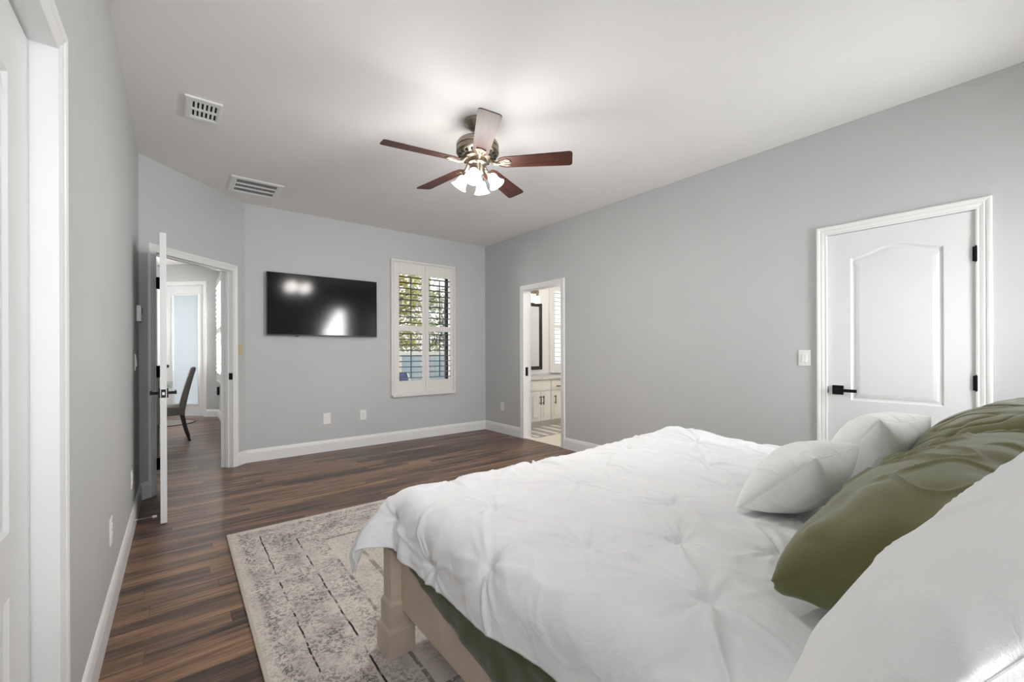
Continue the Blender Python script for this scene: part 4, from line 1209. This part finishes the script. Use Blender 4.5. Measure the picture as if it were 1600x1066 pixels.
front(4.235, 4.665, .585, .748, 'drawer'); front(4.235, 4.448, .112, .575, 'cabinet_door', (4.424, .437, True)); front(4.453, 4.665, .112, .575, 'cabinet_door', (4.484, .437, True))
front(4.68, 5.10, .585, .748, 'drawer', (4.84, .64, False)); front(4.68, 5.10, .112, .575, 'cabinet_door', (4.742, .43, True))
front(5.115, 5.70, .585, .748, 'drawer', (5.4, .66, False)); front(5.115, 5.70, .112, .575, 'cabinet_door', (5.16, .43, True))
front(3.92, 4.22, .585, .748, 'drawer', (4.07, .66, False)); front(3.92, 4.22, .112, .575, 'drawer', (4.07, .40, False))
t = thing('countertop', 'pale stone countertop on the bathroom vanity', 'countertop', (4.75, 5.15, .756))
mb = MB(); mb.box(3.87, 5.74, 4.878, YW - .002, .7555, .79, .004); mb.box(3.87, 5.74, YW - .022, YW - .002, .79, .812, .003); mb.build('slab', M['counter'], t)
t = thing('bathroom_mirror', 'tall bathroom mirror in a dark wooden frame', 'mirror', (4.62, YW, .89))
mb = MB(FW); mb.casing(4.335, 4.905, .945, 1.97, [(0, 0), (0, .016), (.012, .022), (.045, .028), (.058, .02), (.058, 0)], closed=True); mb.build('mirror_frame', M['mirrorframe'], t)
mb = MB(FW); mb.box(4.33, 4.91, .002, .008, .94, 1.975); mb.build('mirror_glass', M['mirror'], t)
t = thing('vanity_light', 'nickel vanity light with white glass bell shades above the mirror', 'wall lamp', (4.62, YW, 2.2))
mb = MB(FW); mb.box(4.35, 4.89, 0, .022, 2.19, 2.25, .008); mb.build('back_plate', M['nickel'], t)
for x in (4.47, 4.768):
    mb = MB(FW); mb.tube([(x - .04, .02, 2.215), (x - .038, .06, 2.235), (x - .02, .10, 2.245), (x, .115, 2.225), (x, .115, 2.18)], .007, 10)
    mb.lathe([(.008, 2.19), (.012, 2.17), (.028, 2.142), (.030, 2.134)], 20, Matrix.Translation((x, .115, 0))); ar = mb.build('lamp_arm', M['nickel'], t, smooth=True)
    mb = MB(FW); mb.lathe([(.020, 2.138), (.026, 2.125), (.031, 2.09), (.038, 2.04), (.044, 2.015), (.041, 2.015), (.028, 2.09), (.018, 2.132)], 24, Matrix.Translation((x, .115, 0)), caps=False); mb.build('glass_shade', M['bathshade'], ar, smooth=True)
window('window_5', FW, BWIN, .13, 'bright bathroom window behind its shutter')
shutter(FW, (5.132, 6.16), (.83, 2.42), [(5.255, 5.64), (5.70, 6.08)], [(.985, 1.624), (1.672, 2.275)], 'white plantation shutters over the bathroom window', proud=.04, tilt=-4, n=8, lw=.07, sill=True, lmat='louver_backlit')  # slats here carry the same backlit darkness in their colour
t = thing('bath_mat', 'grey and white striped bath mat on the cream tile', 'bath mat', (4.3, 4.63, .004))
mb = MB(Matrix.Translation((4.42, 4.66, 0)) @ Matrix.Rotation(.06, 4, 'Z')); mb.box(-.55, .55, -.27, .27, .0045, .018, .005); mb.build('pile', M['bathmat'], t)

# ------------------------------------------------------------------ outdoors, seen through the shutters
mb = MB(); mb.box(-12, 24, 5.6, 40, -.35, -.25); tag(mb.build('ground', M['lawn']), 'lawn outside the back window', 'lawn', kind='structure')
t = thing('garden_fence', 'pale blue vinyl fence across the back garden', 'fence', (6.5, 12.2, -.25))
mb = MB()
for k in range(56): mb.box(1.0 + k * .15, 1.0 + k * .15 + .146, 12.0, 12.022, -.24, 1.12)
mb.build('fence_panel', M['fence'], t)
mb = MB(); mb.box(1, 9.4, 11.98, 12.05, 1.10, 1.20); mb.box(1, 9.4, 11.98, 12.05, -.2, -.1); mb.build('rail', M['fence_cap'], t)
for k in range(5):
    mb = MB(); mb.box(1.0 + k * 2.1 - .06, 1.0 + k * 2.1 + .06, 11.96, 12.08, -.25, 1.24, .004); mb.build('fence_post', M['fence_cap'], t)
t = thing('screen_post', 'black aluminium post outside the back window', 'post', (4.255, 7.5, -.25))
mb = MB(); mb.box(4.23, 4.285, 7.47, 7.53, -.25, 3.2); mb.build('post_body', M['post_black'], t)
t = thing('garden_wall', 'grey stucco garden wall beyond the black post', 'wall', (5.6, 8.3, -.25), kind='structure')
mb = MB(); mb.box(4.70, 7.6, 8.2, 8.4, -.25, 2.36); mb.build('wall_body', M['ext_grey'], t)

lc = thing('patio_chair', 'white framed patio chair with navy sling seat on the lawn', 'chair', (4.06, 9.1, -.25), .4)
Xc = world_of(lc)
for sy_ in (-.26, .26):
    mb = MB(Xc); mb.tube([(.30, sy_, 0), (-.18, sy_, .98)], .014, 8); mb.tube([(-.34, sy_, 0), (.02, sy_, .66), (.10, sy_, .70), (-.10, sy_, .72)], .014, 8); mb.build('side_frame', M['whitemetal'], lc, smooth=True)
for x_, z_ in ((-.18, .98), (.30, .02), (-.34, .02)):
    mb = MB(Xc); mb.tube([(x_, -.26, z_), (x_, .26, z_)], .013, 8); mb.build('crossbar', M['whitemetal'], lc, smooth=True)
mb = MB(Xc); mb.add([(.28, -.25, .46), (.28, .25, .46), (.05, .25, .41), (.05, -.25, .41), (-.05, .25, .46), (-.05, -.25, .46), (-.20, .25, .98), (-.20, -.25, .98)], [(0, 1, 2, 3), (3, 2, 4, 5), (5, 4, 6, 7)])
sl = mb.build('sling', M['navy'], lc); md = sl.modifiers.new('thickness', 'SOLIDIFY'); md.thickness = .008


def tree(name, label, x, y, h, rad, leafmat, nleaf, seed, leafsize=.09, low=.2):
    r = np.random.default_rng(seed)
    t = thing(name, label, 'tree', (x, y, -.25), group='trees beyond the fence')
    mb = MB(Matrix.Translation((x, y, -.25)))
    trunk = [(0, 0, 0), (.05, .02, h * .25), (-.04, .05, h * .5), (.06, -.02, h * .75), (0, 0, h * .95)]
    mb.tube(trunk, .1, 8, [.13, .11, .085, .05, .02]); tips = []
    for k in range(26):
        z = h * r.uniform(low, .9); a = r.uniform(0, 2 * PI); L = rad * r.uniform(.5, 1.0) * (1.15 - z / h * .6)
        q = [(0, 0, z), (L * .4 * math.cos(a), L * .4 * math.sin(a), z + L * .15), (L * math.cos(a + .15), L * math.sin(a + .15), z + L * r.uniform(.1, .5))]
        mb.tube(q, .02, 5, [.035, .022, .008])
        for s_ in np.linspace(.25, 1.05, 6):
            i = min(1, int(s_ * 2 - .001)); f_ = s_ * 2 - i; tips.append([q[i][j] + (q[i + 1][j] - q[i][j]) * f_ for j in range(3)])
    mb.build('trunk', M['bark'], t, smooth=True)
    tips = np.array(tips); c = tips[r.integers(0, len(tips), nleaf)] + r.normal(0, .22, (nleaf, 3)) * np.array([1, 1, .8])
    u = r.normal(0, 1, (nleaf, 3)); u /= np.linalg.norm(u, axis=1, keepdims=True); v = r.normal(0, 1, (nleaf, 3)); v = np.cross(u, v); v /= np.linalg.norm(v, axis=1, keepdims=True)
    s = leafsize * r.uniform(.5, 1.1, (nleaf, 1)); n = np.cross(u, v) * s * .15
    V = np.stack([c - u * s, c - v * s * .45 + n, c + u * s, c + v * s * .45 + n], 1).reshape(-1, 3) + np.array([x, y, -.25])
    mesh_np('foliage', V, np.arange(nleaf * 4).reshape(-1, 4), M[leafmat], t, False)


tree('tree', 'yellow-green tree behind the fence in the pane nearest the television', 6.2, 14.8, 5.0, 1.8, 'leaf_y', 3300, 1)
tree('tree', 'pale feathery tree rising at the middle of the back window', 9.0, 17.6, 6.0, 2.1, 'leaf_p', 3200, 2)
tree('tree', 'dark green tree beside the black post outside the window', 8.5, 14.1, 3.4, 1.1, 'leaf_g', 2600, 3, low=.1)
tree('tree', 'dark green shrubby tree low behind the blue fence', 4.0, 13.9, 2.3, .9, 'leaf_g', 2200, 4, low=.1)
tree('tree', 'tall pale green tree farthest behind the fence', 8.6, 23.4, 7.5, 2.6, 'leaf_p', 4200, 5)
tree('tree', 'yellow-leaved tree far off behind the fence', 13.2, 19.5, 5.2, 2.2, 'leaf_y', 3000, 6)
